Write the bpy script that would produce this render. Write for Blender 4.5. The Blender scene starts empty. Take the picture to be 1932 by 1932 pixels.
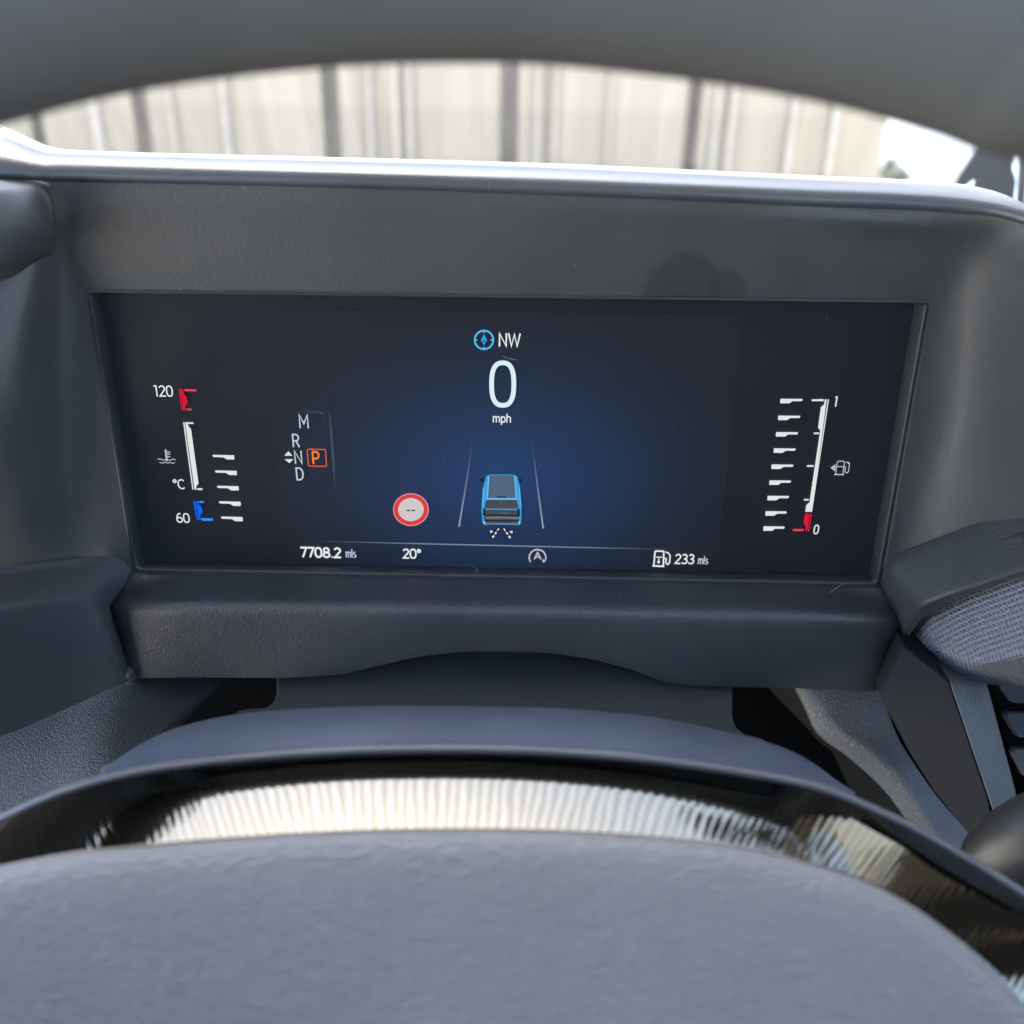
import bpy, bmesh, math, random
from mathutils import Vector, Matrix
random.seed(7)
S = bpy.context.scene
COL = S.collection
EYE = Vector((0, 0, 1.35))

# ------------------------------------------------------------------ camera
PITCH, ROLL, FPX, HALF = 29.0, 1.0, 2072.0, 966.0
p, r = math.radians(PITCH), math.radians(ROLL)
FWD = Vector((0, math.cos(p), -math.sin(p)))
UP0 = Vector((0, math.sin(p), math.cos(p)))
RT0 = Vector((1, 0, 0))
RT = RT0 * math.cos(r) + UP0 * math.sin(r)
UP = UP0 * math.cos(r) - RT0 * math.sin(r)
cam = bpy.data.cameras.new('camera')
cam.sensor_width = 9.8
cam.lens = 9.8 * FPX / (2 * HALF)
cam.clip_start, cam.clip_end = 0.01, 400
cam.dof.use_dof = True
cam.dof.focus_distance = 0.425
cam.dof.aperture_fstop = cam.lens / 4.6
co = bpy.data.objects.new('camera', cam)
co.matrix_world = Matrix(((RT.x, UP.x, -FWD.x, EYE.x), (RT.y, UP.y, -FWD.y, EYE.y), (RT.z, UP.z, -FWD.z, EYE.z), (0, 0, 0, 1)))
COL.objects.link(co)
S.camera = co

# ------------------------------------------------------------------ light
EV = 3.35
SUN_EL, SUN_AZ = 62.0, 338.0          # azimuth clockwise from +Y: ahead of the car, a little to the left
el, az = math.radians(SUN_EL), math.radians(SUN_AZ)
w = bpy.data.worlds.new('World'); S.world = w; w.use_nodes = True
nt = w.node_tree
sky = nt.nodes.new('ShaderNodeTexSky'); sky.sky_type = 'NISHITA'; sky.sun_disc = False
sky.sun_elevation = el; sky.sun_rotation = az; sky.air_density = 1.0; sky.dust_density = 2.0; sky.ozone_density = 1.0
nt.links.new(sky.outputs[0], nt.nodes['Background'].inputs[0])
nt.nodes['Background'].inputs[1].default_value = 0.15
sun = bpy.data.lights.new('sun', 'SUN'); sun.energy = 4.5; sun.angle = math.radians(0.5); sun.color = (1, .95, .87)
so = bpy.data.objects.new('sun', sun); COL.objects.link(so)
sdir = Vector((math.sin(az) * math.cos(el), math.cos(az) * math.cos(el), math.sin(el)))
so.rotation_euler = sdir.to_track_quat('Z', 'Y').to_euler()
so.location = EYE + sdir * 20
S.view_settings.view_transform = 'Standard'; S.view_settings.look = 'None'
S.view_settings.exposure = EV; S.view_settings.gamma = 1; S.view_settings.use_curve_mapping = False

# ------------------------------------------------------------------ pixel -> place helpers (metres, real depth for every surface)
def ray(x, y):
    return FWD + RT * ((x - HALF) / FPX) + UP * ((HALF - y) / FPX)
def at(x, y, Y):                        # the point seen at x, y that lies Y metres ahead
    d = ray(x, y); return EYE + d * (Y / d.y)
def on_plane(x, y, q, n):
    d = ray(x, y); return EYE + d * ((q - EYE).dot(n) / d.dot(n))

def pchip(ts, vs, t):
    n = len(ts)
    if n == 2:
        k = (t - ts[0]) / (ts[1] - ts[0]); return vs[0] + (vs[1] - vs[0]) * k
    h = [ts[i + 1] - ts[i] for i in range(n - 1)]
    dl = [(vs[i + 1] - vs[i]) / h[i] for i in range(n - 1)]
    m = [0.0] * n
    m[0], m[-1] = dl[0], dl[-1]
    for i in range(1, n - 1):
        if dl[i - 1] * dl[i] > 0:
            a, b = 2 * h[i] + h[i - 1], h[i] + 2 * h[i - 1]
            m[i] = (a + b) / (a / dl[i - 1] + b / dl[i])
    i = 0
    while i < n - 2 and t > ts[i + 1]: i += 1
    s = (t - ts[i]) / h[i]
    s2, s3 = s * s, s * s * s
    return (2*s3 - 3*s2 + 1) * vs[i] + (s3 - 2*s2 + s) * h[i] * m[i] + (3*s2 - 2*s3) * vs[i + 1] + (s3 - s2) * h[i] * m[i + 1]
def spline(pts, n, ts=None):
    if ts is None:
        ts = [0.0]
        for a, b in zip(pts, pts[1:]): ts.append(ts[-1] + max((b - a).length, 1e-7))
    cs = [[q[k] for q in pts] for k in range(3)]
    return [Vector([pchip(ts, c, ts[-1] * i / (n - 1)) for c in cs]) for i in range(n)]
def catmull(pts, n):                    # smoother, for long arcs
    out = []
    seg = len(pts) - 1
    for i in range(n):
        u = i / (n - 1) * seg; k = min(int(u), seg - 1); s = u - k
        p0 = pts[k - 1] if k > 0 else pts[k] * 2 - pts[k + 1]
        p1, p2 = pts[k], pts[k + 1]
        p3 = pts[k + 2] if k + 2 <= seg else pts[k + 1] * 2 - pts[k]
        out.append(0.5 * ((2 * p1) + (p2 - p0) * s + (2*p0 - 5*p1 + 4*p2 - p3) * s*s + (3*p1 - p0 - 3*p2 + p3) * s**3))
    return out

def make(name, verts, faces, mat, parent=None, smooth=True, solid=0.0, label=None):
    me = bpy.data.meshes.new(name)
    loc = parent_loc(parent)
    base = loc if parent else Vector(verts[0]) * 0
    me.from_pydata([tuple(Vector(v) - base) for v in verts], [], faces)
    me.materials.append(mat)
    if smooth:
        for f in me.polygons: f.use_smooth = True
    me.update()
    o = bpy.data.objects.new(name, me); COL.objects.link(o)
    if parent: o.parent = parent
    if solid:
        m = o.modifiers.new('thickness', 'SOLIDIFY'); m.thickness = solid; m.offset = -1
    if label: o['label'] = label
    return o
def parent_loc(pr):
    v = Vector((0, 0, 0))
    while pr is not None:
        v += pr.location; pr = pr.parent
    return v
def thing(name, label, cat, loc, group=None):
    o = bpy.data.objects.new(name, None); COL.objects.link(o); o.location = loc; o.empty_display_size = .02
    o['label'] = label; o['category'] = cat
    if group: o['group'] = group
    return o
def facing(verts, faces):
    s = 0
    for f in faces[::max(1, len(faces) // 60)]:
        a, b, c = (Vector(verts[f[k]]) for k in (0, 1, 2))
        s += (b - a).cross(c - a).normalized().dot(EYE - a)
    return faces if s > 0 else [tuple(reversed(f)) for f in faces]
def grid(name, rows, mat, parent, solid=.003, label=None, flip=None):
    nr, nc = len(rows), len(rows[0])
    v = [q for rw in rows for q in rw]
    f = [(i * nc + j, i * nc + j + 1, (i + 1) * nc + j + 1, (i + 1) * nc + j) for i in range(nr - 1) for j in range(nc - 1)]
    f = facing(v, f)
    if flip: f = [tuple(reversed(q)) for q in f]
    return make(name, v, f, mat, parent, True, solid, label)
def loft(name, curves, mat, parent, n=48, m=40, solid=.003, label=None, smooth_along=False):
    """curves: lists of 3-D points; resampled along, then joined across"""
    cs = [(catmull if smooth_along else spline)(c, n) for c in curves]
    L = [0.0]
    for a, b in zip(cs, cs[1:]): L.append(L[-1] + sum((x - y).length for x, y in zip(a, b)) / n + 1e-6)
    cols = [spline([c[j] for c in cs], m, L) for j in range(n)]
    rows = [[cols[j][i] for j in range(n)] for i in range(m)]
    return grid(name, rows, mat, parent, solid, label)
def crisp(pts, rads, ks=7, kf=8):
    """polyline with rounded corners; same number of points whatever the lengths"""
    n = len(pts); ins, outs = [pts[0]], [pts[0]]
    arcs = [None]
    for i in range(1, n - 1):
        a, q, d = pts[i - 1], pts[i], pts[i + 1]
        r_ = rads[i - 1] if isinstance(rads, (list, tuple)) else rads
        la, ld = (a - q).length, (d - q).length
        e = min(r_, .46 * la, .46 * ld)
        arcs.append((q + (a - q) * (e / max(la, 1e-9)), q, q + (d - q) * (e / max(ld, 1e-9))))
    out = []
    cur = pts[0]
    for i in range(1, n):
        end = arcs[i][0] if i < n - 1 else pts[-1]
        out += [cur + (end - cur) * (k / ks) for k in range(ks)]
        if i < n - 1:
            a, q, d = arcs[i]
            out += [(1 - u) ** 2 * a + 2 * u * (1 - u) * q + u * u * d for u in [k / kf for k in range(kf)]]
            cur = d
    out.append(pts[-1])
    return out
def crisp_loft(name, curves, mat, parent, across=.002, along=None, n=90, solid=.002, label=None):
    cs = [(spline(c, n) if along is None else crisp(c, along)) for c in curves]
    cols = [crisp([c[j] for c in cs], across) for j in range(len(cs[0]))]
    return grid(name, [[col[i] for col in cols] for i in range(len(cols[0]))], mat, parent, solid, label)
def C(pts):                             # [(x, y, Y), ...] -> points
    return [at(*q) for q in pts]
def prism(name, poly, depth_dir, mat, parent, bevel=.0008, label=None):
    """poly: 3-D points in one plane, pushed along depth_dir"""
    bm = bmesh.new()
    a = [bm.verts.new(q) for q in poly]; b = [bm.verts.new(q + depth_dir) for q in poly]
    bm.faces.new(a); bm.faces.new(list(reversed(b)))
    n = len(poly)
    for i in range(n): bm.faces.new((a[i], b[i], b[(i + 1) % n], a[(i + 1) % n]))
    bmesh.ops.recalc_face_normals(bm, faces=bm.faces[:])
    if bevel: bmesh.ops.bevel(bm, geom=bm.edges[:], offset=bevel, segments=3, affect='EDGES', profile=.5, clamp_overlap=True)
    base = parent_loc(parent)
    for v in bm.verts: v.co -= base
    me = bpy.data.meshes.new(name); bm.to_mesh(me); bm.free()
    me.materials.append(mat)
    for f in me.polygons: f.use_smooth = False
    o = bpy.data.objects.new(name, me); COL.objects.link(o)
    if parent: o.parent = parent
    if label: o['label'] = label
    return o
def box(name, lo, hi, mat, parent=None, bevel=0.0, label=None):
    x0, y0, z0 = lo; x1, y1, z1 = hi
    return prism(name, [Vector((x0, y0, z0)), Vector((x1, y0, z0)), Vector((x1, y0, z1)), Vector((x0, y0, z1))], Vector((0, y1 - y0, 0)), mat, parent, bevel, label)
def sweep(name, pts, rad, mat, parent, nseg=28, closed=False, label=None, squash=1.0):
    n = len(pts); v, f = [], []
    for i, q in enumerate(pts):
        t = (pts[(i + 1) % n] - pts[i - 1]) if closed else (pts[min(i + 1, n - 1)] - pts[max(i - 1, 0)])
        t.normalize()
        side = t.cross(Vector((0, -.42, .9))); side.normalize()
        nn = side.cross(t)
        R = rad[i] if isinstance(rad, (list, tuple)) else rad
        for k in range(nseg):
            a = 2 * math.pi * k / nseg
            v.append(q + side * (R * math.cos(a)) + nn * (R * squash * math.sin(a)))
    m = n if closed else n - 1
    for i in range(m):
        for k in range(nseg):
            a, b = i * nseg, ((i + 1) % n) * nseg
            f.append((a + k, a + (k + 1) % nseg, b + (k + 1) % nseg, b + k))
    if not closed:
        f.append(tuple(range(nseg))[::-1]); f.append(tuple((n - 1) * nseg + k for k in range(nseg)))
    o = make(name, v, f, mat, parent, True, 0, label)
    bm = bmesh.new(); bm.from_mesh(o.data); bmesh.ops.recalc_face_normals(bm, faces=bm.faces[:]); bm.to_mesh(o.data); bm.free()
    return o

# ------------------------------------------------------------------ materials
def new_mat(name):
    m = bpy.data.materials.new(name); m.use_nodes = True
    return m, m.node_tree, m.node_tree.nodes['Principled BSDF']
def N(t, kind, **kw):
    n = t.nodes.new(kind)
    for k, v in kw.items(): setattr(n, k, v)
    return n
def plastic(name, col, rough=.5, grain=1100, bump=.25, spec=.5, mottling=.12, leather=False, dist=.0004, stretch=None):
    m, t, b = new_mat(name)
    tc = N(t, 'ShaderNodeTexCoord')
    nz = N(t, 'ShaderNodeTexNoise'); nz.inputs['Scale'].default_value = 28; nz.inputs['Detail'].default_value = 6
    t.links.new(tc.outputs['Object'], nz.inputs['Vector'])
    rp = N(t, 'ShaderNodeValToRGB')
    rp.color_ramp.elements[0].position, rp.color_ramp.elements[1].position = .3, .75
    rp.color_ramp.elements[0].color = tuple(c * (1 - mottling) for c in col) + (1,)
    rp.color_ramp.elements[1].color = tuple(c * (1 + mottling) for c in col) + (1,)
    t.links.new(nz.outputs[0], rp.inputs[0]); t.links.new(rp.outputs[0], b.inputs['Base Color'])
    mr = N(t, 'ShaderNodeMapRange'); mr.inputs[3].default_value = rough - .06; mr.inputs[4].default_value = rough + .06
    t.links.new(nz.outputs[0], mr.inputs[0]); t.links.new(mr.outputs[0], b.inputs['Roughness'])
    b.inputs['Specular IOR Level'].default_value = spec
    if leather:
        g = N(t, 'ShaderNodeTexVoronoi', feature='DISTANCE_TO_EDGE'); g.inputs['Scale'].default_value = grain
        ds = N(t, 'ShaderNodeTexNoise'); ds.inputs['Scale'].default_value = grain * .6
        ad = N(t, 'ShaderNodeVectorMath', operation='MULTIPLY_ADD')
        ad.inputs[1].default_value = (.0016,) * 3
        t.links.new(tc.outputs['Object'], ds.inputs['Vector']); t.links.new(ds.outputs['Color'], ad.inputs[0]); t.links.new(tc.outputs['Object'], ad.inputs[2])
        t.links.new(ad.outputs[0], g.inputs['Vector'])
        cr = N(t, 'ShaderNodeMapRange'); cr.inputs[2].default_value = .18
        t.links.new(g.outputs['Distance'], cr.inputs[0]); hgt = cr.outputs[0]
    else:
        g = N(t, 'ShaderNodeTexNoise'); g.inputs['Scale'].default_value = grain; g.inputs['Detail'].default_value = 3; g.inputs['Distortion'].default_value = .6
        if stretch:
            sm_ = N(t, 'ShaderNodeMapping'); sm_.inputs['Scale'].default_value = stretch
            t.links.new(tc.outputs['Object'], sm_.inputs[0]); t.links.new(sm_.outputs[0], g.inputs['Vector'])
        else:
            t.links.new(tc.outputs['Object'], g.inputs['Vector'])
        hgt = g.outputs[0]
    bp = N(t, 'ShaderNodeBump'); bp.inputs['Strength'].default_value = bump; bp.inputs['Distance'].default_value = dist
    t.links.new(hgt, bp.inputs['Height']); t.links.new(bp.outputs[0], b.inputs['Normal'])
    return m
M = {}
M['hood'] = plastic('hood_plastic', (.049, .051, .051), .48, 900, .35)
M['ledge'] = plastic('grained_plastic', (.042, .046, .050), .38, 1000, .8)
M['corner'] = plastic('smooth_plastic', (.070, .074, .076), .33, 1300, .25)
M['bezel'] = plastic('bezel_plastic', (.03, .033, .036), .38, 1500, .15)
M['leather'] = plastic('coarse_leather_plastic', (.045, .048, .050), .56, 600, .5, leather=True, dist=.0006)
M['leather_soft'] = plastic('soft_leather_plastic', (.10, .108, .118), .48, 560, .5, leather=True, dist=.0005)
M['shroud'] = plastic('shroud_plastic', (.065, .068, .07), .55, 1000, .5)
M['void'] = plastic('deep_shade_black', (.003, .0035, .004), .9, 500, .2, spec=.02)  # near-black colour puts the shade of deep recesses into the surface
M['side_dark'] = plastic('shaded_side_plastic', (.008, .009, .010), .7, 900, .2, spec=.15)  # side of the right knee panel, shade of the gap put into its colour
M['pillar_dark'] = plastic('shaded_console_plastic', (.013, .015, .019), .7, 1300, .2, spec=.15)  # darker than the strip: its turned-away shade is put into the colour
M['strip'] = plastic('console_strip_plastic', (.095, .097, .088), .42, 620, 1.0)
M['rim'] = plastic('rim_leather', (.074, .076, .073), .6, 500, .2)
M['pad'] = plastic('airbag_cover_plastic', (.178, .171, .164), .5, 560, .9, dist=.0012, mottling=.05, stretch=(.5, 1, 1))
M['satin'] = plastic('satin_shell_plastic', (.055, .068, .098), .36, 1000, .45)
M['edge'] = plastic('edge_plastic', (.10, .10, .11), .35, 900, .3)
M['stalk'] = plastic('stalk_plastic', (.025, .027, .03), .42, 900, .2)
M['headliner'] = plastic('headliner_cloth', (.30, .29, .27), .9, 300, .3)
M['pillar_trim'] = plastic('pillar_trim_plastic', (.36, .30, .22), .7, 500, .2)
M['side_blocker'] = plastic('side_blocker_cloth', (.028, .024, .020), .8, 500, .2)
M['vent'] = plastic('vent_plastic', (.05, .055, .06), .5, 900, .3)
M['concrete'] = plastic('concrete', (.30, .29, .27), .9, 12, .4, dist=.01)

def hood_smudges():                     # greasy finger marks on the face above the screen
    m = M['hood']; t = m.node_tree; b = t.nodes['Principled BSDF']
    tc = N(t, 'ShaderNodeTexCoord')
    prev = b.inputs['Base Color'].links[0].from_socket
    for (x, y, R) in ((1290, 545, .0135), (1478, 530, .0095), (1372, 538, .006)):
        c = at(x, y, .383) - HOOD_AT
        d = N(t, 'ShaderNodeVectorMath', operation='DISTANCE'); d.inputs[1].default_value = c
        nz = N(t, 'ShaderNodeTexNoise'); nz.inputs['Scale'].default_value = 160; nz.inputs['Detail'].default_value = 3
        t.links.new(tc.outputs['Object'], nz.inputs['Vector'])
        mm = N(t, 'ShaderNodeMath', operation='MULTIPLY_ADD'); mm.inputs[1].default_value = .006; t.links.new(nz.outputs[0], mm.inputs[0])
        t.links.new(tc.outputs['Object'], d.inputs[0]); t.links.new(d.outputs['Value'], mm.inputs[2])
        mr = N(t, 'ShaderNodeMapRange'); mr.inputs[1].default_value = R + .003 - .0006; mr.inputs[2].default_value = R + .003 + .0012
        mr.inputs[3].default_value = .42 if R < .0095 or R > .0128 and R < .015 else .10; mr.inputs[4].default_value = 0
        t.links.new(mm.outputs[0], mr.inputs[0])
        mx = N(t, 'ShaderNodeMix', data_type='RGBA'); mx.inputs[7].default_value = (.014, .014, .015, 1)
        t.links.new(mr.outputs[0], mx.inputs[0]); t.links.new(prev, mx.inputs[6]); prev = mx.outputs[2]
    t.links.new(prev, b.inputs['Base Color'])

def glow(name, col, k=1.0):             # lit pixels of the screen: col as seen in the picture (linear)
    m = bpy.data.materials.new(name); m.use_nodes = True; t = m.node_tree
    t.nodes.remove(t.nodes['Principled BSDF'])
    e = N(t, 'ShaderNodeEmission'); e.inputs[0].default_value = tuple(col) + (1,); e.inputs[1].default_value = k / 2 ** EV
    at_ = N(t, 'ShaderNodeAttribute', attribute_name='level'); mu = N(t, 'ShaderNodeMath', operation='MULTIPLY'); mu.inputs[1].default_value = k / 2 ** EV
    t.links.new(at_.outputs['Fac'], mu.inputs[0]); t.links.new(mu.outputs[0], e.inputs[1])
    tr = N(t, 'ShaderNodeBsdfTransparent'); mx = N(t, 'ShaderNodeMixShader')
    t.links.new(at_.outputs['Fac'], mx.inputs[0]); t.links.new(tr.outputs[0], mx.inputs[1]); t.links.new(e.outputs[0], mx.inputs[2])
    e2 = e
    t.links.new(mx.outputs[0], t.nodes['Material Output'].inputs[0])
    return m
G = {'white': glow('lit_white', (.86, .88, .9)), 'soft': glow('lit_soft_white', (.52, .60, .70)), 'gauge': glow('lit_gauge_white', (.78, .78, .80)),
     'red': glow('lit_red', (.80, .008, .045)), 'pink': glow('lit_pale_red', (.90, .06, .10)), 'blue': glow('lit_blue', (.005, .13, .85)), 'paleblue': glow('lit_pale_blue', (.03, .30, .95)),
     'orange': glow('lit_orange', (.95, .22, .03)), 'orangeline': glow('lit_orange_line', (.85, .12, .04)), 'cyan': glow('lit_cyan', (.10, .50, .85)), 'cyan2': glow('lit_blue_cyan', (.03, .34, .80)),
     'line': glow('lit_line', (.32, .38, .50)), 'dim': glow('lit_dim', (.20, .27, .42)), 'icon': glow('lit_icon_grey', (.50, .53, .58)),
     'signwhite': glow('lit_sign_white', (.62, .58, .60)), 'signred': glow('lit_sign_red', (.72, .05, .06)), 'black': glow('lit_black', (.004, .005, .008)),
     'carroof': glow('lit_car_roof', (.085, .14, .22)), 'carblue': glow('lit_car_blue', (.04, .36, .75)), 'carbright': glow('lit_car_highlight', (.22, .62, .86)), 'carglass': glow('lit_car_glass', (.06, .075, .095)),
     'cardark': glow('lit_car_dark', (.018, .022, .032)), 'cargrey': glow('lit_car_grey', (.16, .19, .24)), 'ghost': glow('unlit_icon', (.16, .17, .18)), 'box': glow('lit_box', (.045, .053, .065))}

# ------------------------------------------------------------------ outside
HG = EYE.z                              # height of the eye above the ground
def structure(o): o['kind'] = 'structure'; return o
gm, t, b = new_mat('yard_ground')
tc = N(t, 'ShaderNodeTexCoord'); nz = N(t, 'ShaderNodeTexNoise'); nz.inputs['Scale'].default_value = 2.2; nz.inputs['Detail'].default_value = 9
rp = N(t, 'ShaderNodeValToRGB'); rp.color_ramp.elements[0].color = (.30, .28, .24, 1); rp.color_ramp.elements[1].color = (.50, .47, .41, 1)
t.links.new(tc.outputs['Object'], nz.inputs[0]); t.links.new(nz.outputs[0], rp.inputs[0]); t.links.new(rp.outputs[0], b.inputs['Base Color']); b.inputs['Roughness'].default_value = .9
structure(make('ground', [(-300, -300, 0), (300, -300, 0), (300, 300, 0), (-300, 300, 0)], [(0, 1, 2, 3)], gm, None, False))

WY = 3.4                                # the pale clad wall in front of the car
wm, t, b = new_mat('pale_cladding')
tc = N(t, 'ShaderNodeTexCoord'); mp = N(t, 'ShaderNodeMapping'); mp.inputs['Scale'].default_value = (9, 1, .7)
nz = N(t, 'ShaderNodeTexNoise'); nz.inputs['Scale'].default_value = 1.6; nz.inputs['Detail'].default_value = 7
rp = N(t, 'ShaderNodeValToRGB'); rp.color_ramp.elements[0].position = .3; rp.color_ramp.elements[1].position = .72
rp.color_ramp.elements[0].color = (.215, .175, .130, 1); rp.color_ramp.elements[1].color = (.26, .218, .165, 1)
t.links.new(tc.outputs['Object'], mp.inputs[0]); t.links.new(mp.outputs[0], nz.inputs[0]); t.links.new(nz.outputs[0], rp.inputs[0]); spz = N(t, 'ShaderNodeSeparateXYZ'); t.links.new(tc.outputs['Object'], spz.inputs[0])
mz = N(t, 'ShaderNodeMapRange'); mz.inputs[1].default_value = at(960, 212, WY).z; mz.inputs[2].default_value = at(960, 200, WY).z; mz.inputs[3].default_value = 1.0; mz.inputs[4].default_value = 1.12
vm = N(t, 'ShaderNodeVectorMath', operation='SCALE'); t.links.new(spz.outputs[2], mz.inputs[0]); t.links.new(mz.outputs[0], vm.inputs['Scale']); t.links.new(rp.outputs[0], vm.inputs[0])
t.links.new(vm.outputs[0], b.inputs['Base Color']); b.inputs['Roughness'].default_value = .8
jm = plastic('joint_backing_paint', (.175, .155, .13), .8, 60, .2)  # backing board's own darker paint, seen in the joints
lm = plastic('pale_strip_paint', (.29, .255, .21), .7, 60, .2)
wx = at(1668, 280, WY).x
wall = thing('clad_wall', 'tall pale beige clad wall with dark vertical joints seen over the dash', 'wall', Vector((0, WY, 0)))
def wx_at(x): return at(x, 240, WY).x
joints = [(-560, 34), (-230, 34), (70, 26), (268, 30), (626, 32), (960, 34), (1306, 26)]
xs = [wx_at(-1500)]
for (jx, jw) in joints: xs += [wx_at(jx - jw / 2), wx_at(jx + jw / 2)]
xs.append(wx)
for i in range(0, len(xs), 2):
    box('cladding_board', (xs[i], WY, 0), (xs[i + 1], WY + .05, 2.6), wm, wall, .004)
box('backing', (xs[0], WY + .052, 0), (wx - .02, WY + .09, 2.58), jm, wall)
for (bx, bw) in ((186, 16), (330, 7), (430, 12), (700, 10), (748, 10), (775, 10), (1014, 9), (1046, 8), (1148, 6), (1348, 10), (1378, 10), (1492, 12), (1571, 12)):
    box('pale_strip', (wx_at(bx - bw / 2), WY - .022, 0), (wx_at(bx + bw / 2), WY - .002, 2.57), lm, wall, .004)  # pale strips on the wall, some standing in for bright streaks on the windscreen

hm = plastic('white_render', (.82, .81, .78), .85, 25, .2)
far = thing('white_building', 'overexposed white rendered wall past the right end of the beige wall', 'building', Vector((4.0, 5.6, 0)))
box('wall', (at(1600, 250, 5.6).x, 5.6, 0), (7.5, 8, 4.6), hm, far)
box('parapet', (at(1596, 250, 5.6).x, 5.55, 4.6), (7.56, 8.06, 4.75), hm, far)

def leafy(name, label, cat, centre, size, n, col, sm):
    m, t, b = new_mat(name + '_leaf')
    oi = N(t, 'ShaderNodeTexCoord'); nz = N(t, 'ShaderNodeTexNoise'); nz.inputs['Scale'].default_value = 9
    rp = N(t, 'ShaderNodeValToRGB'); rp.color_ramp.elements[0].color = tuple(c * .6 for c in col) + (1,); rp.color_ramp.elements[1].color = tuple(c * 1.5 for c in col) + (1,)
    t.links.new(oi.outputs['Object'], nz.inputs[0]); t.links.new(nz.outputs[0], rp.inputs[0]); t.links.new(rp.outputs[0], b.inputs['Base Color'])
    v, f = [], []
    for i in range(n):
        d = Vector((random.gauss(0, .45), random.gauss(0, .45), random.uniform(0, 1) ** .8))
        q = Vector((d.x * size[0], d.y * size[1], d.z * size[2] * (1 - .35 * abs(d.x))))
        a = Vector((random.uniform(-1, 1), random.uniform(-1, 1), random.uniform(-1, 1))).normalized() * sm
        c = a.cross(Vector((random.uniform(-1, 1), random.uniform(-1, 1), random.uniform(-1, 1)))).normalized() * sm * .5
        k = len(v); v += [q - a, q + c, q + a, q - c]; f.append((k, k + 1, k + 2, k + 3))
    o = make(name, v, f, m, None, False); o.location = centre
    o['label'] = label; o['category'] = cat
    return o
leafy('shrub', 'small grey green shrub at the foot of the white wall', 'shrub', Vector((at(1672, 330, 4.9).x + .04, 4.9, 0)), (.08, .2, .42), 500, (.05, .06, .04), .03)
leafy('shrub', 'low straggly shrub in front of the overexposed white wall', 'shrub', Vector((at(1775, 345, 4.8).x, 4.8, 0)), (.24, .2, .16), 200, (.08, .085, .06), .03)

ROOF_Y = .664
# ------------------------------------------------------------------ car shell: unseen roof and light blockers, pillar, windscreen
roof = prism('unseen_roof_shade', [Vector((x, y, EYE.z + .46)) for x, y in ((-.85, -.50), (.72, -.50), (.72, ROOF_Y), (-.33, ROOF_Y), (-.36, .84), (-.85, .84))], Vector((0, 0, .04)), M['headliner'], None, .006)  # unseen roof; front edge and left corner shaped to keep sun off the cabin
structure(roof)
side = box('added_side_blocker', (.60, .31, EYE.z - .16), (.64, .72, EYE.z + .46), M['side_blocker'], None, .01)  # added out of view to darken what the wheel band mirrors at right
structure(side)
structure(box('added_door_blocker', (.66, -.75, .30), (.71, 1.02, EYE.z - .17), M['side_blocker'], None, .01))  # added out of view to block light bouncing up from the ground
floor_ = box('unseen_floor_blocker', (-.85, -2.6, .30), (.72, .95, .33), M['void'], None)  # unseen floor, put in to stop ground light from below
structure(floor_)
structure(box('added_rear_blocker', (-.85, -.75, .33), (.72, -.70, EYE.z + .30), plastic('rear_blocker_cloth', (.05, .05, .055), .9, 300, .3), None))  # added behind the camera to cut the light coming from the rear

gl, t, b = new_mat('windscreen_glass'); t.nodes.remove(b)
tr = N(t, 'ShaderNodeBsdfTransparent'); tr.inputs[0].default_value = (.93, .95, .94, 1)
gs = N(t, 'ShaderNodeBsdfGlossy'); gs.inputs['Roughness'].default_value = .02
df = N(t, 'ShaderNodeBsdfTranslucent'); df.inputs[0].default_value = (.80, .76, .67, 1)
lw = N(t, 'ShaderNodeFresnel'); lw.inputs[0].default_value = 1.25
mx = N(t, 'ShaderNodeMixShader'); t.links.new(lw.outputs[0], mx.inputs[0]); t.links.new(tr.outputs[0], mx.inputs[1]); t.links.new(gs.outputs[0], mx.inputs[2])
tc = N(t, 'ShaderNodeTexCoord'); mp = N(t, 'ShaderNodeMapping'); mp.inputs['Scale'].default_value = (60, 5, 1)
nz = N(t, 'ShaderNodeTexNoise'); nz.inputs['Scale'].default_value = 1; nz.inputs['Detail'].default_value = 4
mr = N(t, 'ShaderNodeMapRange'); mr.inputs[1].default_value = .45; mr.inputs[2].default_value = .8; mr.inputs[3].default_value = .004; mr.inputs[4].default_value = .018
t.links.new(tc.outputs['Object'], mp.inputs[0]); t.links.new(mp.outputs[0], nz.inputs[0]); t.links.new(nz.outputs[0], mr.inputs[0])
mx2 = N(t, 'ShaderNodeMixShader'); t.links.new(mr.outputs[0], mx2.inputs[0]); t.links.new(mx.outputs[0], mx2.inputs[1]); t.links.new(df.outputs[0], mx2.inputs[2])
t.links.new(mx2.outputs[0], t.nodes['Material Output'].inputs[0])
ws_v = []
for i in range(13):
    u = i / 12
    for j in range(17):
        x = -.85 + 1.57 * j / 16
        ws_v.append(Vector((x, 1.02 - .40 * u - .35 * (x + .06) ** 2 * (1 - u), EYE.z - .20 + .66 * u)))
ws = make('windscreen', ws_v, [(i * 17 + j, i * 17 + j + 1, (i + 1) * 17 + j + 1, (i + 1) * 17 + j) for i in range(12) for j in range(16)], gl, None)
ws['label'] = 'clear windscreen above the dash with faint vertical streaks'; ws['category'] = 'windscreen'

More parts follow.
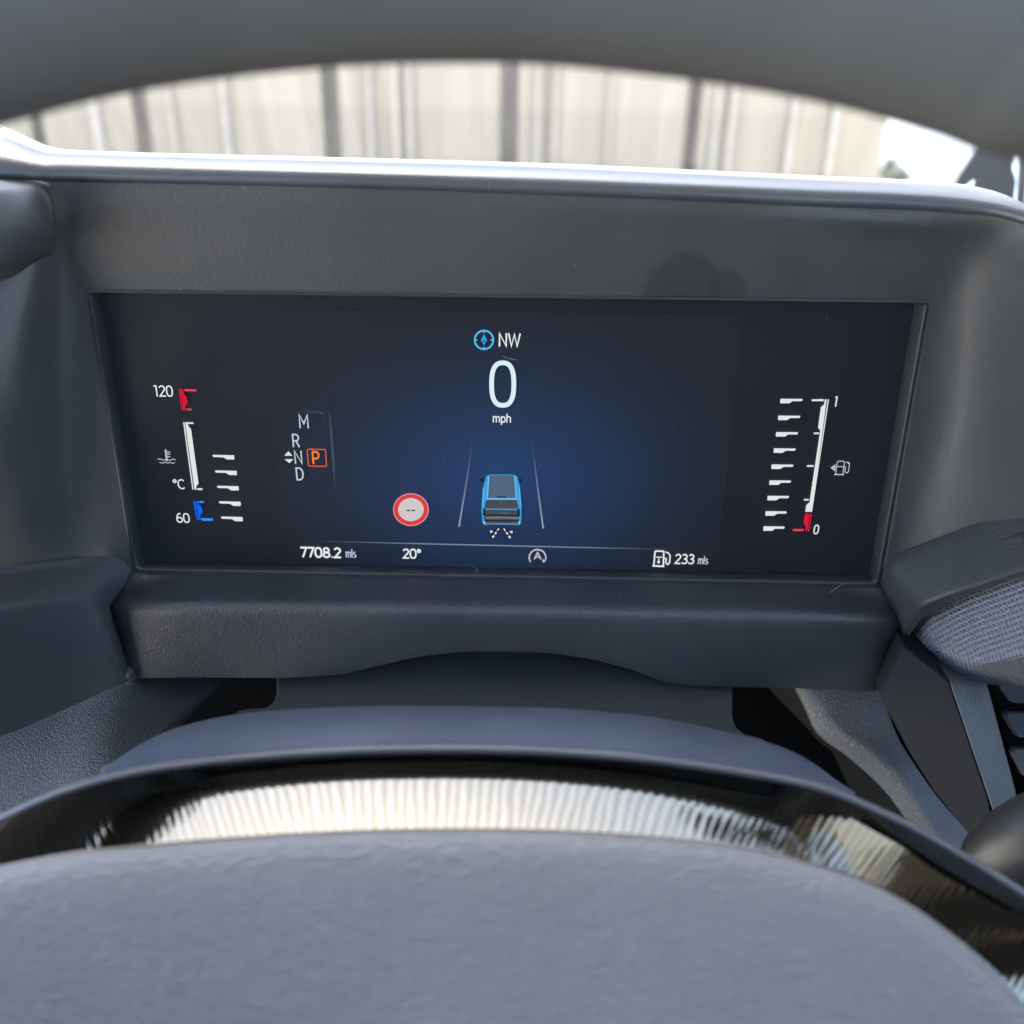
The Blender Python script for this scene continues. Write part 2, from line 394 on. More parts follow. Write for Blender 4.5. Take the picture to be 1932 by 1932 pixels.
# invented twig on the windscreen, added to mirror a dark blotch in the band
lfm = plastic('invented_leaf', (.035, .030, .022), .8, 120, .4, spec=.15)
TW = Vector((.345, .742, EYE.z + .226)); TN = Vector((.09, .88, .46)).normalized()
twig = thing('invented_twig', 'invented dark ragged twig on the windscreen, added to make a blotch in the glossy wheel band', 'twig', TW)
tu = Vector((1, -.10, 0)).normalized(); tv = TN.cross(tu).normalized()
tv = tv if tv.z > 0 else -tv
for (cu, cv, L_, wd_, ang) in ((-.050, .008, .095, .060, 12), (.012, -.014, .120, .068, -18), (.066, .016, .085, .056, 32)):
    nseg = 22; v = []
    for i in range(nseg):
        a = 2 * math.pi * i / nseg
        rr_ = 1 + random.uniform(-.34, .22)
        x_, y_ = L_ / 2 * math.cos(a) * rr_, wd_ / 2 * math.sin(a) * rr_
        ca, sa_ = math.cos(math.radians(ang)), math.sin(math.radians(ang))
        v.append(TW + tu * (cu + x_ * ca - y_ * sa_) + tv * (cv + x_ * sa_ + y_ * ca) + TN * (.006 + random.uniform(0, .006)))
    c_ = TW + tu * cu + tv * cv + TN * .018
    v.append(c_)
    make('leaf', v, [(i, (i + 1) % nseg, nseg) for i in range(nseg)], lfm, twig, False, .0006)
sweep('stem', [TW + tu * -.07 + tv * .008 + TN * .008, TW + TN * .012, TW + tu * .085 + tv * -.022 + TN * .008], .0016, lfm, twig, 8)

pil = thing('windscreen_pillar', 'grey windscreen pillar at the top right beside the white daylight', 'pillar', at(1880, 380, .80))
pm = plastic('pillar_grey_plastic', (.10, .10, .105), .6, 500, .2)
Yp = .80
def PP(l): return [at(x, y, Yp) for x, y in l]
prism('base', PP([(1862, 225), (1850, 266), (1836, 292), (1815, 323), (1790, 368), (1808, 368), (1822, 352), (1846, 334), (1846, 348), (1838, 372), (1840, 420), (1906, 420), (1912, 395), (1919, 340), (1911, 318), (1930, 225)]), Vector((0, .010, 0)), pm, pil, .002)
prism('door_frame', PP([(1936, 250), (1943, 250), (1932, 420), (1924, 420)]), Vector((0, .010, 0)), pm, pil, .001)
top = [at(2120, 130, Yp), at(2120, 130, Yp) + Vector((.03, -.05, .18)), Vector((.56, ROOF_Y - .02, EYE.z + .46))]
sweep('trim_cover', spline(top, 14), .034, M['pillar_trim'], pil, 20)

# ------------------------------------------------------------------ dashboard
HOOD_AT = at(960, 345, .40)
dash = thing('dashboard', 'dark grey plastic dashboard with a deep hood round the screen', 'dashboard', HOOD_AT)
hood_smudges()
# hood face round the screen opening
inner = [(255, 1088, .384), (210, 800, .384), (166, 553, .384), (560, 556, .384), (960, 562, .384), (1360, 567, .384), (1751, 571, .384), (1705, 840, .384), (1660, 1108, .384)]
mid0 = [(235, 1088, .3835), (190, 800, .3835), (140, 520, .3835), (560, 525, .3828), (960, 531, .3828), (1360, 536, .3828), (1772, 545, .3835), (1730, 840, .3835), (1680, 1100, .3835)]
mid1 = [(170, 1090, .3815), (125, 800, .379), (112, 440, .382), (560, 440, .380), (960, 450, .380), (1360, 455, .380), (1822, 470, .380), (1800, 830, .378), (1735, 1080, .379)]
mid2 = [(60, 1092, .369), (25, 800, .352), (92, 380, .379), (560, 375, .378), (960, 386, .378), (1360, 401, .378), (1880, 430, .372), (1885, 800, .362), (1830, 1050, .366)]
outer = [(-420, 1102, .340), (-420, 800, .325), (84, 339, .3772), (300, 343, .3782), (600, 350, .3782), (1000, 363, .3782), (1300, 375, .3782), (1600, 388, .3777), (1800, 398, .3727), (1870, 405, .3677), (1934, 422, .3607), (1990, 780, .335), (1990, 1000, .335)]
def resample_hood(cs, n=30):
    rows = []
    for c in cs:
        P = C(c)
        a = spline(P[:3], n)                      # left side
        bq = spline(P[2:-2], 2 * n)               # top
        d = spline(P[-3:], n)                      # right side
        rows.append(a[:-1] + bq + d[1:])
    return rows
def rounded(row, n=30, k=5):                      # soften the two corners
    q = row[:]
    for c in (n - 1, 3 * n - 2):
        for it in range(k):
            q = q[:c - k] + [(q[i - 1] + q[i] * 2 + q[i + 1]) / 4 for i in range(c - k, c + k + 1)] + q[c + k + 1:]
    return q
hr = resample_hood([inner, mid0, mid1, mid2, outer])
hr = [hr[0]] + [rounded(q, k=6 + 2 * i) for i, q in enumerate(hr[1:-1])] + [hr[-1]]
L = [0.0]
for a, bq in zip(hr, hr[1:]): L.append(L[-1] + sum((x - y).length for x, y in zip(a, bq)) / len(a))
cols = [spline([q[j] for q in hr], 34, L) for j in range(len(hr[0]))]
grid('instrument_hood', [[cols[j][i] for j in range(len(cols))] for i in range(34)], M['hood'], dash, .003)
# lip and top of the hood
lip0 = [(-230, 330, .370), (-60, 335, .371), (40, 339, .372), (90, 342, .3765), (300, 346, .3775), (600, 353, .3775), (1000, 366, .3775), (1300, 378, .3775), (1600, 391, .377), (1800, 401, .372), (1870, 408, .367), (1932, 424, .360), (1990, 470, .35)]
lip1 = [(-230, 317, .373), (-60, 322, .374), (40, 327, .375), (95, 331, .3785), (300, 335, .3795), (600, 343, .3795), (1000, 355, .3795), (1300, 367, .3795), (1600, 380, .379), (1800, 390, .3745), (1872, 397, .3695), (1936, 416, .362), (1994, 464, .352)]
lip2 = [(-230, 214, .402), (-60, 235, .405), (0, 262, .405), (100, 297, .404), (300, 305, .403), (600, 312, .403), (1000, 323, .403), (1300, 336, .403), (1600, 350, .402), (1780, 360, .398), (1860, 374, .390), (1938, 408, .375), (1998, 456, .36)]
c2 = C(lip2)
c3 = [q + Vector((0, .03, -.012)) for q in c2]; c4 = [q + Vector((0, .38, -.16)) for q in c2]
cl1 = C(lip1)
c12 = [a * .35 + bq * .65 + Vector((0, 0, .0006)) for a, bq in zip(cl1, c2)]
M['hood_top'] = plastic('hood_top_plastic', (.060, .064, .072), .36, 1000, .2, spec=.8)
loft('hood_top', [C(lip0), cl1, c12, c2, c3, c4], M['hood_top'], dash, 90, 50, .003)
# hidden dash top under and beside the hood, added to keep sun out of seams
grid('dash_top', [[Vector((-.86 + 1.5 * j / 20, Y, EYE.z + z)) for j in range(21)] for Y, z in ((.40, -.30), (.405, -.17), (.425, -.145), (.6, -.17), (.8, -.202), (1.03, -.235))], M['hood'], dash, .004)
# hood wing, far left
wing = [[(-200, 329, 0.360), (-80, 332, 0.365), (10, 336, 0.372), (60, 340, 0.372), (92, 352, 0.372)],
        [(-200, 350, 0.341), (-80, 352, 0.348), (10, 354, 0.358), (70, 362, 0.370), (101, 385, 0.374)],
        [(-200, 430, 0.331), (-80, 430, 0.338), (10, 430, 0.348), (74, 425, 0.362), (106, 435, 0.375)],
        [(-200, 505, 0.331), (-80, 500, 0.338), (10, 490, 0.348), (66, 476, 0.362), (102, 470, 0.375)],
        [(-200, 552, 0.355), (-80, 545, 0.360), (0, 535, 0.365), (50, 515, 0.372), (88, 492, .390)],
        [(-200, 561, 0.372), (-80, 552, 0.372), (0, 540, 0.372), (50, 520, 0.372), (84, 498, .394)]]
loft('hood_wing', [C(c) for c in wing], M['hood'], dash, 40, 50, .002)

# ledge below the screen, with its arched lower edge
X = [205, 250, 350, 520, 640, 700, 800, 900, 1000, 1100, 1180, 1280, 1380, 1550, 1650, 1700]
backx = [250, 290, 380, 540, 650, 707, 800, 895, 990, 1085, 1165, 1262, 1365, 1525, 1620, 1658]
low = [1205, 1279, 1280, 1281, 1275, 1262, 1240, 1231, 1232, 1243, 1262, 1293, 1298, 1302, 1306, 1215]
lowx = [216, 250, 350, 520, 640, 700, 800, 900, 1000, 1100, 1180, 1280, 1380, 1550, 1652, 1692]
def ends(c, d=26, dy=.014):
    a, q = c[0], c[-1]
    return [(a[0] - d, a[1], a[2] + dy)] + c + [(q[0] + d, q[1], q[2] + dy)]
def ly(x, a=1082.0, k=.0192): return a + k * (x - 250)
c0 = [(x, ly(x, 1077), .3835) for x in backx]
c1 = [(x, ly(x, 1083), .381) for x in backx]
rid = [1140, 1140, 1141, 1142, 1144, 1145, 1147, 1149, 1150, 1152, 1154, 1156, 1158, 1161, 1163, 1164]
Yr = [.372, .365] + [.3625] * 12 + [.365, .372]
cm = [(x, y + 2, Y) for x, y, Y in zip(X, rid, Yr)]
c6_ = [(x, y, Y + .005) for x, y, Y in zip(lowx, low, Yr)]
q6 = C(ends(c6_)); c7_ = [q + Vector((0, .03, .003)) for q in q6]
crisp_loft('screen_ledge', [C(ends(c0, 8, .004)), C(ends(c1, 10, .006)), C(ends(cm)), q6, c7_], M['ledge'], dash, [.001, .0062, .0012], None, 150)

# left corner panel
lc = [[(-60, 1095, .330), (100, 1071, .362), (180, 1064, .374), (222, 1063, .379), (250, 1080, .3835), (262, 1086, .392)],
      [(-60, 1153, .300), (60, 1138, .325), (120, 1131, .340), (176, 1125, .354), (204, 1143, .370), (220, 1148, .390)],
      [(-60, 1414, .314), (60, 1370, .337), (150, 1328, .351), (236, 1290, .361), (254, 1282, .373), (268, 1290, .392)]]
cl = [C(c) for c in lc]; cl = [[q + Vector((0, .006, 0)) for q in cl[0]]] + cl; cl.append([q + Vector((0, .03, .004)) for q in cl[-1]])
crisp_loft('corner_panel', cl, M['corner'], dash, [.0012, .0035, .0015], [.02, .02, .0045, .002], label='dark smooth corner panel left of the screen ledge')
# left leather knee panel
ll = [[(-80, 1360, .375), (100, 1325, .375), (250, 1262, .385), (420, 1262, .395), (436, 1262, .397)],
      [(-80, 1400, .355), (100, 1362, .362), (250, 1290, .378), (405, 1287, .388), (424, 1288, .392)],
      [(-80, 1500, .33), (80, 1450, .338), (230, 1370, .352), (340, 1338, .365), (360, 1345, .37)],
      [(-80, 1700, .295), (60, 1640, .300), (200, 1500, .318), (290, 1396, .343), (310, 1400, .35)]]
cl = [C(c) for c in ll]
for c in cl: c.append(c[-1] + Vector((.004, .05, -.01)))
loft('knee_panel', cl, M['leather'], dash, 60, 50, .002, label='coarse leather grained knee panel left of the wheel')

# near-black sheet in place of the shaded depth behind the column
box('column_shade_sheet', (-.5, .43, EYE.z - .60), (.5, .44, EYE.z - .125), M['void'], dash)
# right leather knee panel
Lc = [(1497, 1290, .389), (1522, 1340, .383), (1541, 1380, .378), (1602, 1428, .371), (1668, 1488, .364), (1722, 1562, .356), (1790, 1680, .344)]
Mc = [(1522, 1290, .386), (1556, 1335, .380), (1578, 1366, .375), (1636, 1412, .368), (1698, 1472, .361), (1752, 1546, .353), (1822, 1665, .341)]
Rc = [(1662, 1292, .386), (1672, 1330, .380), (1694, 1390, .372), (1724, 1440, .366), (1772, 1508, .358), (1838, 1582, .350), (1900, 1660, .338)]
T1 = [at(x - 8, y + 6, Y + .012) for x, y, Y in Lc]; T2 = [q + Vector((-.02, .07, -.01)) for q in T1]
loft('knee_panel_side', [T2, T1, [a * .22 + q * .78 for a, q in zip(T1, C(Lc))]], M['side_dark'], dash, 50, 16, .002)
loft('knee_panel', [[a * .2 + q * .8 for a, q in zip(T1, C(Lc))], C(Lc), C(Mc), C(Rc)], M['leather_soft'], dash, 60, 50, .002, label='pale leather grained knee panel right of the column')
# pillar of the centre console
def planeof(a, b2, c):
    A, B, D = at(*a), at(*b2), at(*c); n = (B - A).cross(D - A).normalized(); return A, n
A1, n1 = planeof((1657, 1307, .360), (1789, 1285, .340), (1865, 1514, .312))
prism('console_side', [on_plane(x, y, A1, n1) for x, y in [(1704, 1219), (1789, 1285), (1866, 1514), (1880, 1600), (1840, 1590), (1764, 1496), (1717, 1422), (1658, 1308)]], Vector((.004, .03, -.004)), M['pillar_dark'], dash, .001)
e1, e2 = on_plane(1790, 1286, A1, n1), on_plane(1867, 1514, A1, n1)
n2 = (e2 - e1).cross(at(1863, 1289, .352) - e1).normalized()
prism('console_strip', [on_plane(x, y, e1, n2) for x, y in [(1791, 1286), (1863, 1290), (1916, 1488), (1930, 1560), (1884, 1560), (1868, 1514)]], Vector((.002, .02, -.004)), M['strip'], dash, .0012)
# right shoulder trim and the knurled panel
sh = [[(1655, 1108, .392), (1660, 1100, .3835), (1680, 1068, .379), (1750, 1041, .373), (1850, 1003, .360), (1980, 950, .342)],
      [(1692, 1200, .392), (1700, 1180, .3700), (1737, 1142, .3560), (1800, 1118, .3480), (1872, 1095, .336), (1980, 1054, .317)],
      [(1700, 1222, .392), (1705, 1214, .3730), (1742, 1166, .3590), (1808, 1131, .3510), (1873, 1108, .339), (1980, 1070, .320)]]
cl = [C(c) for c in sh]; cl = [[q + Vector((0, .006, 0)) for q in cl[0]]] + cl; cl.append([q + Vector((0, .02, .002)) for q in cl[-1]])
crisp_loft('shoulder_trim', cl, M['ledge'], dash, [.0015, .0022, .001], [.002, .004, .01, .02])
kn, t, b = new_mat('knurled_plastic')
b.inputs['Base Color'].default_value = (.18, .19, .225, 1); b.inputs['Roughness'].default_value = .40
uvn = N(t, 'ShaderNodeUVMap', uv_map='pattern'); sp = N(t, 'ShaderNodeSeparateXYZ'); t.links.new(uvn.outputs[0], sp.inputs[0])
hs = []
for k in (0, 1):
    c_ = N(t, 'ShaderNodeMath', operation='COSINE'); t.links.new(sp.outputs[k], c_.inputs[0])
    a_ = N(t, 'ShaderNodeMath', operation='MULTIPLY_ADD'); a_.inputs[1].default_value = .5; a_.inputs[2].default_value = .5
    t.links.new(c_.outputs[0], a_.inputs[0]); hs.append(a_)
sm = N(t, 'ShaderNodeMath', operation='MULTIPLY'); t.links.new(hs[0].outputs[0], sm.inputs[0]); t.links.new(hs[1].outputs[0], sm.inputs[1])
bp = N(t, 'ShaderNodeBump'); bp.inputs['Strength'].default_value = 1.0; bp.inputs['Distance'].default_value = .0011
t.links.new(sm.outputs[0], bp.inputs['Height']); t.links.new(bp.outputs[0], b.inputs['Normal'])
kp = [[(1700, 1222, .392), (1712, 1214, .380), (1748, 1166, .367), (1812, 1134, .359), (1874, 1111, .347), (1980, 1073, .328)],
      [(1702, 1222, .392), (1713, 1217, .379), (1765, 1226, .357), (1835, 1256, .336), (1890, 1246, .323), (1980, 1226, .303)],
      [(1702, 1224, .392), (1713, 1220, .380), (1752, 1251, .371), (1790, 1286, .366), (1864, 1292, .356), (1980, 1297, .338)]]
cl = [C(c) for c in kp]; cl = [[q + Vector((0, .006, 0)) for q in cl[0]]] + cl; cl.append([q + Vector((0, .02, .002)) for q in cl[-1]])
ko = crisp_loft('knurled_panel', cl, kn, dash, [.001, .005, .001], [.002, .004, .012, .01])
uvl = ko.data.uv_layers.new(name='pattern')
kcols = len(crisp(cl[0], [.002, .004, .012, .01])); krows = len(ko.data.vertices) // kcols
kv = [q.co.copy() for q in ko.data.vertices]
def arc(ids):
    out = [0.0]
    for a, q in zip(ids, ids[1:]): out.append(out[-1] + (kv[a] - kv[q]).length)
    return out
ua = arc([(krows // 2) * kcols + j for j in range(kcols)])
va = [arc([i * kcols + j for i in range(krows)]) for j in range(kcols)]
for lp in ko.data.loops:
    i_, j_ = divmod(lp.vertex_index, kcols)
    k = 2 * math.pi / .0023
    uvl.data[lp.index].uv = ((ua[j_] - .35 * va[j_][i_]) * k, va[j_][i_] * k)

# air vent at the right edge
vent = thing('air_vent', 'partly visible air vent with angled vanes at the right edge', 'air vent', at(1920, 1400, .37))
prism('housing', [at(x, y, .385) for x, y in [(1868, 1285), (1990, 1285), (1990, 1520), (1922, 1500)]], Vector((0, .02, 0)), M['void'], vent, .001)
for k, (y0, y1) in enumerate([(1296, 1330), (1352, 1395), (1420, 1470)]):
    xo = 1884 + k * 13
    a = [at(xo, y0, .366), at(xo + 22, y1 - 10, .358), at(1990, y1 - 6, .353), at(1990, y0 - 6, .372), at(xo + 6, y0 - 10, .372)]
    A_, n_ = a[0], (a[1] - a[0]).cross(a[3] - a[0]).normalized()
    pts = [on_plane(x, y, A_, n_) for x, y in [(xo, y0), (xo + 24, y1 - 4), (1990, y1), (1990, y0 - 4), (xo + 4, y0 - 8)]]
    prism('vane', pts, Vector((0, .004, -.002)), M['vent'], vent, .0007)

# steering column shroud
col_ = thing('column_shroud', 'flat grey plastic cover over the steering column under the ledge', 'column cover', at(950, 1300, .36))
A3, n3 = planeof((520, 1232, .398), (1380, 1240, .398), (950, 1390, .335))
prism('top_cover', [on_plane(x, y, A3, n3) for x, y in [(522, 1195), (522, 1305), (516, 1323), (502, 1334), (470, 1336), (448, 1340), (440, 1352), (436, 1470), (1470, 1500), (1449, 1408), (1442, 1394), (1428, 1389), (1405, 1384), (1390, 1372), (1382, 1352), (1382, 1195)]], Vector((0, .002, -.006)), M['shroud'], col_, .001)
# stalk at the lower right
stk = thing('control_stalk', 'rounded black control stalk end behind the wheel at the lower right', 'control stalk', at(1900, 1600, .27))
sp_ = [at(2080, 1545, .262), at(1990, 1568, .262), at(1930, 1592, .264), at(1893, 1612, .266), at(1872, 1626, .267), at(1858, 1636, .268), at(1848, 1643, .2685)]
sweep('grip', catmull(sp_, 40), [pchip([0, 8, 18, 26, 32, 36, 39], [.0150, .0142, .0128, .0112, .0092, .0062, .0006], float(i)) for i in range(40)], M['stalk'], stk, 32)

# ------------------------------------------------------------------ instrument cluster
SY = .392
cl_at = at(950, 830, SY)
clu = thing('instrument_cluster', 'wide dark digital instrument cluster showing zero mph and two side gauges', 'instrument cluster', cl_at)
# bezel: swept step from hood to glass
def rr(c, rad, n=8):
    out = []
    for i in range(4):
        a, q, d = Vector((*c[i - 1], 0)), Vector((*c[i], 0)), Vector((*c[(i + 1) % 4], 0))
        s, e = q + (a - q).normalized() * rad, q + (d - q).normalized() * rad
        for k in range(n):
            u = k / (n - 1); out.append((1 - u) ** 2 * s + 2 * u * (1 - u) * q + u * u * e)
    return out
def ring(name, loops, mat, parent):
    n = len(loops[0]); v = [q for l in loops for q in l]; f = []
    for i in range(len(loops) - 1):
        for j in range(n): f.append((i * n + j, i * n + (j + 1) % n, (i + 1) * n + (j + 1) % n, (i + 1) * n + j))
    return make(name, v, facing(v, f), mat, parent, True, 0)
o1 = rr([(160, 546), (1756, 566), (1661, 1112), (249, 1084)], 10)
o2 = rr([(167, 551), (1749, 571), (1655, 1102), (257, 1075)], 10)
o3 = rr([(172, 552), (1745, 572), (1651, 1097), (260, 1070)], 9)
o4 = rr([(187, 552), (1726, 571), (1640, 1084), (271, 1059)], 7)
ring('bezel', [[at(q.x, q.y, Y) for q in o] for o, Y in ((o1, .388), (o1, .3842), (o2, .3832), (o3, .3842), (o4, .3915), (o4, .394))], M['bezel'], clu)
dp, t, b = new_mat('display_glass')
b.inputs['Base Color'].default_value = (.010, .011, .013, 1); b.inputs['Roughness'].default_value = .28; b.inputs['Specular IOR Level'].default_value = .22
tc = N(t, 'ShaderNodeTexCoord'); nz = N(t, 'ShaderNodeTexNoise'); nz.inputs['Scale'].default_value = 40; nz.inputs['Detail'].default_value = 5
mr = N(t, 'ShaderNodeMapRange'); mr.inputs[3].default_value = .30; mr.inputs[4].default_value = .44
t.links.new(tc.outputs['Object'], nz.inputs[0]); t.links.new(nz.outputs[0], mr.inputs[0]); t.links.new(mr.outputs[0], b.inputs['Roughness'])
b.inputs['Emission Color'].default_value = (.004, .006, .009, 1); b.inputs['Emission Strength'].default_value = 1 / 2 ** EV
panel = prism('display_panel', [at(x, y, SY) for x, y in [(180, 546), (1734, 565), (1645, 1092), (265, 1066)]], Vector((0, .004, 0)), dp, clu, 0)
# lit middle of the display
ad_, t, b = new_mat('display_picture')
b.inputs['Base Color'].default_value = (.010, .011, .013, 1); b.inputs['Roughness'].default_value = .36; b.inputs['Specular IOR Level'].default_value = .22
tc = N(t, 'ShaderNodeTexCoord'); mp = N(t, 'ShaderNodeMapping')
cc = at(945, 905, SY) - cl_at
sxy = 1 / .098
mp.inputs['Scale'].default_value = (sxy, 0, 1 / .071); mp.inputs['Location'].default_value = (-cc.x * sxy, 0, -cc.z / .071)
ln = N(t, 'ShaderNodeVectorMath', operation='LENGTH'); t.links.new(tc.outputs['Object'], mp.inputs[0]); t.links.new(mp.outputs[0], ln.inputs[0])
rp = N(t, 'ShaderNodeValToRGB'); e = rp.color_ramp.elements
e[0].position = 0; e[0].color = (.009, .042, .140, 1); e[1].position = 1.0; e[1].color = (.006, .008, .012, 1)
x = e.new(.35); x.color = (.008, .026, .082, 1); x = e.new(.7); x.color = (.007, .013, .030, 1)
t.links.new(ln.outputs['Value'], rp.inputs[0]); t.links.new(rp.outputs[0], b.inputs['Emission Color']); b.inputs['Emission Strength'].default_value = 1 / 2 ** EV
prism('display_picture', [at(x, y, SY - .0002) for x, y in [(497, 582), (1404, 594), (1352, 1080), (539, 1064)]], Vector((0, .0001, 0)), ad_, clu, 0)

LAY = [0]
def flat(name, polys, mat, parent, level=None, dy=None):
    """lit shapes on the screen: polys are lists of screen points (x, y as seen)"""
    v, f, lv = [], [], []
    for i, pl in enumerate(polys):
        Y = SY - (dy if dy else .0010) - .000015 * (i % 12)
        k = len(v)
        for q in pl:
            v.append(at(q[0], q[1], Y)); lv.append(q[2] if len(q) > 2 else 1.0)
        f.append(tuple(range(k, k + len(pl))))
    f = [fc if (v[fc[1]] - v[fc[0]]).cross(v[fc[2]] - v[fc[0]]).dot(EYE - v[fc[0]]) > 0 else tuple(reversed(fc)) for fc in f]
    o = make(name, v, f, mat, parent, False)
    at_ = o.data.attributes.new('level', 'FLOAT', 'POINT')
    at_.data.foreach_set('value', lv)
    return o
def ribbon(pts, wd, closed=False, wend=None):
    """a drawn line as one polygon strip list of quads with mitred joints"""
    P = [Vector((q[0], q[1])) for q in pts]
    lv = [q[2] if len(q) > 2 else 1.0 for q in pts]
    n = len(P); A, B = [], []
    for i in range(n):
        p0 = P[i - 1] if (i > 0 or closed) else None
        p2 = P[(i + 1) % n] if (i < n - 1 or closed) else None
        d1 = (P[i] - p0).normalized() if p0 is not None else None
        d2 = (p2 - P[i]).normalized() if p2 is not None else None
        if d1 is None: d1 = d2
        if d2 is None: d2 = d1
        n1_ = Vector((-d1.y, d1.x)); n2_ = Vector((-d2.y, d2.x))
        m_ = (n1_ + n2_)
        m_ = m_.normalized() if m_.length > 1e-4 else n1_
        ww = (wd if wend is None else wd + (wend - wd) * i / (n - 1))
        k = ww / 2 / max(.45, m_.dot(n1_))
        A.append(P[i] + m_ * k); B.append(P[i] - m_ * k)
    out = []
    for i in range(n if closed else n - 1):
        j = (i + 1) % n
        out.append([(A[i].x, A[i].y, lv[i]), (A[j].x, A[j].y, lv[j]), (B[j].x, B[j].y, lv[j]), (B[i].x, B[i].y, lv[i])])
    return out
def ell(cx, cy, rx, ry, a0, a1, n=14, e=2.0):
    out = []
    for i in range(n + 1):
        a = math.radians(a0 + (a1 - a0) * i / n)
        c, s = math.cos(a), math.sin(a)
        out.append((cx + rx * math.copysign(abs(c) ** (2 / e), c), cy + ry * math.copysign(abs(s) ** (2 / e), s)))
    return out
# letters as strokes in a box of cap height 1: (advance, [(points, closed), ...])
GLY = {
 '0': (.64, [(ell(.28, .5, .24, .455, 0, 352, 40, 2.5), True)]),
 '1': (.42, [([(.0, .93), (.20, .955), (.20, 0)], False)]),
 '2': (.60, [(ell(.26, .715, .22, .24, 165, -25, 14) + [(.03, .045), (.52, .045)], False)]),
 '3': (.60, [(ell(.24, .735, .21, .22, 150, -85, 12) + ell(.24, .27, .25, .225, 85, -150, 14), False)]),
 '6': (.62, [(ell(.28, .30, .235, .255, 0, 352, 28), True), ([(.44, .955), (.22, .93), (.09, .70), (.045, .36)], False)]),
 '7': (.56, [([(.0, .955), (.48, .955), (.16, 0)], False)]),
 '8': (.62, [(ell(.27, .745, .195, .21, 0, 352, 26), True), (ell(.27, .275, .235, .235, 0, 352, 26), True)]),
 '.': (.26, [([(.08, .0), (.08, .13)], False)]),
 'o': (.34, [(ell(.15, .80, .115, .14, 0, 350, 20), True)]),
 '-': (.42, [([(.02, .42), (.32, .42)], False)]),
 'm': (.82, [([(.05, 0), (.05, .70)], False), ([(.05, .5)] + ell(.20, .46, .15, .2, 170, 0, 9) + [(.35, 0)], False), ([(.35, .5)] + ell(.51, .46, .16, .2, 170, 0, 9) + [(.67, 0)], False)]),
 'p': (.56, [([(.05, -.26), (.05, .70)], False), (ell(.24, .34, .19, .31, 0, 350, 22), True)]),
 'h': (.56, [([(.05, 0), (.05, 1.0)], False), ([(.05, .48)] + ell(.23, .44, .18, .22, 170, 0, 9) + [(.41, 0)], False)]),
 'l': (.24, [([(.06, 1.0), (.06, .10), (.12, .04), (.17, .04)], False)]),
 's': (.46, [(ell(.20, .51, .15, .14, 40, 265, 9) + ell(.20, .19, .16, .145, 85, -140, 9), False)]),
 'M': (.86, [([(.05, 0), (.05, .97), (.37, .33), (.69, .97), (.69, 0)], False)]),
 'R': (.66, [([(.06, 0), (.06, .95), (.30, .95)] + ell(.30, .71, .21, .24, 80, -90, 10) + [(.06, .46)], False), ([(.30, .46), (.54, 0)], False)]),
 'N': (.74, [([(.06, 0), (.06, .96), (.58, .04), (.58, 1.0)], False)]),
 'D': (.72, [([(.06, .05), (.06, .95), (.26, .95)] + ell(.26, .5, .30, .45, 85, -90, 16) + [(.02, .05)], False)]),
 'P': (.66, [([(.06, 0), (.06, .95), (.32, .95)] + ell(.32, .69, .22, .26, 85, -90, 10) + [(.06, .43)], False)]),
 'W': (.98, [([(.02, 1.0), (.24, .04), (.46, .93), (.68, .04), (.90, 1.0)], False)]),
 'C': (.66, [(ell(.33, .5, .28, .455, 48, 312, 20), False)]),
 'A': (.76, [([(.02, 0), (.34, .96), (.66, 0)], False), ([(.14, .30), (.54, .30)], False)]),
}
def frame_at(x, y):
    """screen-plane frame near x, y: metres to picture; returns f(u, v) with u, v in picture units, upright on the screen plane"""
    o = at(x, y, SY); du = (at(x + 10, y, SY) - o).length / 10
    def f(u, v):
        q = o + Vector((u * du, 0, v * du))
        d = q - EYE; k = d.dot(FWD)
        return (HALF + FPX * d.dot(RT) / k, HALF - FPX * d.dot(UP) / k)
    return f
def text(name, s, x, y, cap, mat, parent, wt=.13, xs=1.0, slant=0.0, gap=0.0):
    f = frame_at(x, y); pen = 0; polys = []
    kv = cap * 1.12                      # the plane is seen from above: undo the foreshortening of heights
    for ch in s:
        if ch == ' ': pen += .3 * xs; continue
        adv, st = GLY[ch]
        for pts, cl_ in st:
            P = [f((pen + (q[0] + slant * q[1]) * xs) * cap, q[1] * kv) for q in pts]
            polys += ribbon(P, wt * cap, cl_)
        pen += adv * xs + gap
    return flat(name, polys, mat, parent)
def fr(ox, oy, k): return lambda pts: [(ox + k * q[0], oy + k * q[1]) + tuple(q[2:]) for q in pts]
F1, F2, F3, F4, F5, F6 = fr(255.6, 702.8, .15873), fr(523.9, 753.9, .16534), fr(843.3, 606.9, .10582), fr(843.3, 868.9, .10582), fr(1418.3, 728.3, .15212), fr(983.9, 996.7, .19841)

# coolant temperature gauge
tg = flat('temperature_gauge', [F1([(590, 590), (622, 592), (630, 640), (660, 672), (750, 1320), (722, 1352), (726, 1392), (702, 1392)]), F1([(566, 590), (582, 590), (690, 1392), (676, 1392)]), F1([(625, 590), (690, 592), (688, 612), (630, 610)]), F1([(735, 1375), (798, 1377), (795, 1398), (735, 1396)])], G['gauge'], clu)
flat('hot_mark', [F1([(514, 196), (530, 196), (562, 448), (549, 448)]), F1([(538, 196), (562, 196), (574, 258), (606, 292), (622, 362), (584, 410), (598, 448), (572, 448)])], G['red'], tg)
flat('hot_tick', [F1([(580, 196), (724, 202), (720, 226), (584, 222)]), F1([(608, 428), (668, 430), (664, 450), (612, 448)])], G['pink'], tg)
flat('cold_mark', [F1([(685, 1528), (712, 1528), (744, 1755), (728, 1755)]), F1([(722, 1528), (746, 1528), (752, 1566), (786, 1598), (800, 1660), (766, 1700), (776, 1752), (752, 1752)])], G['blue'], tg)
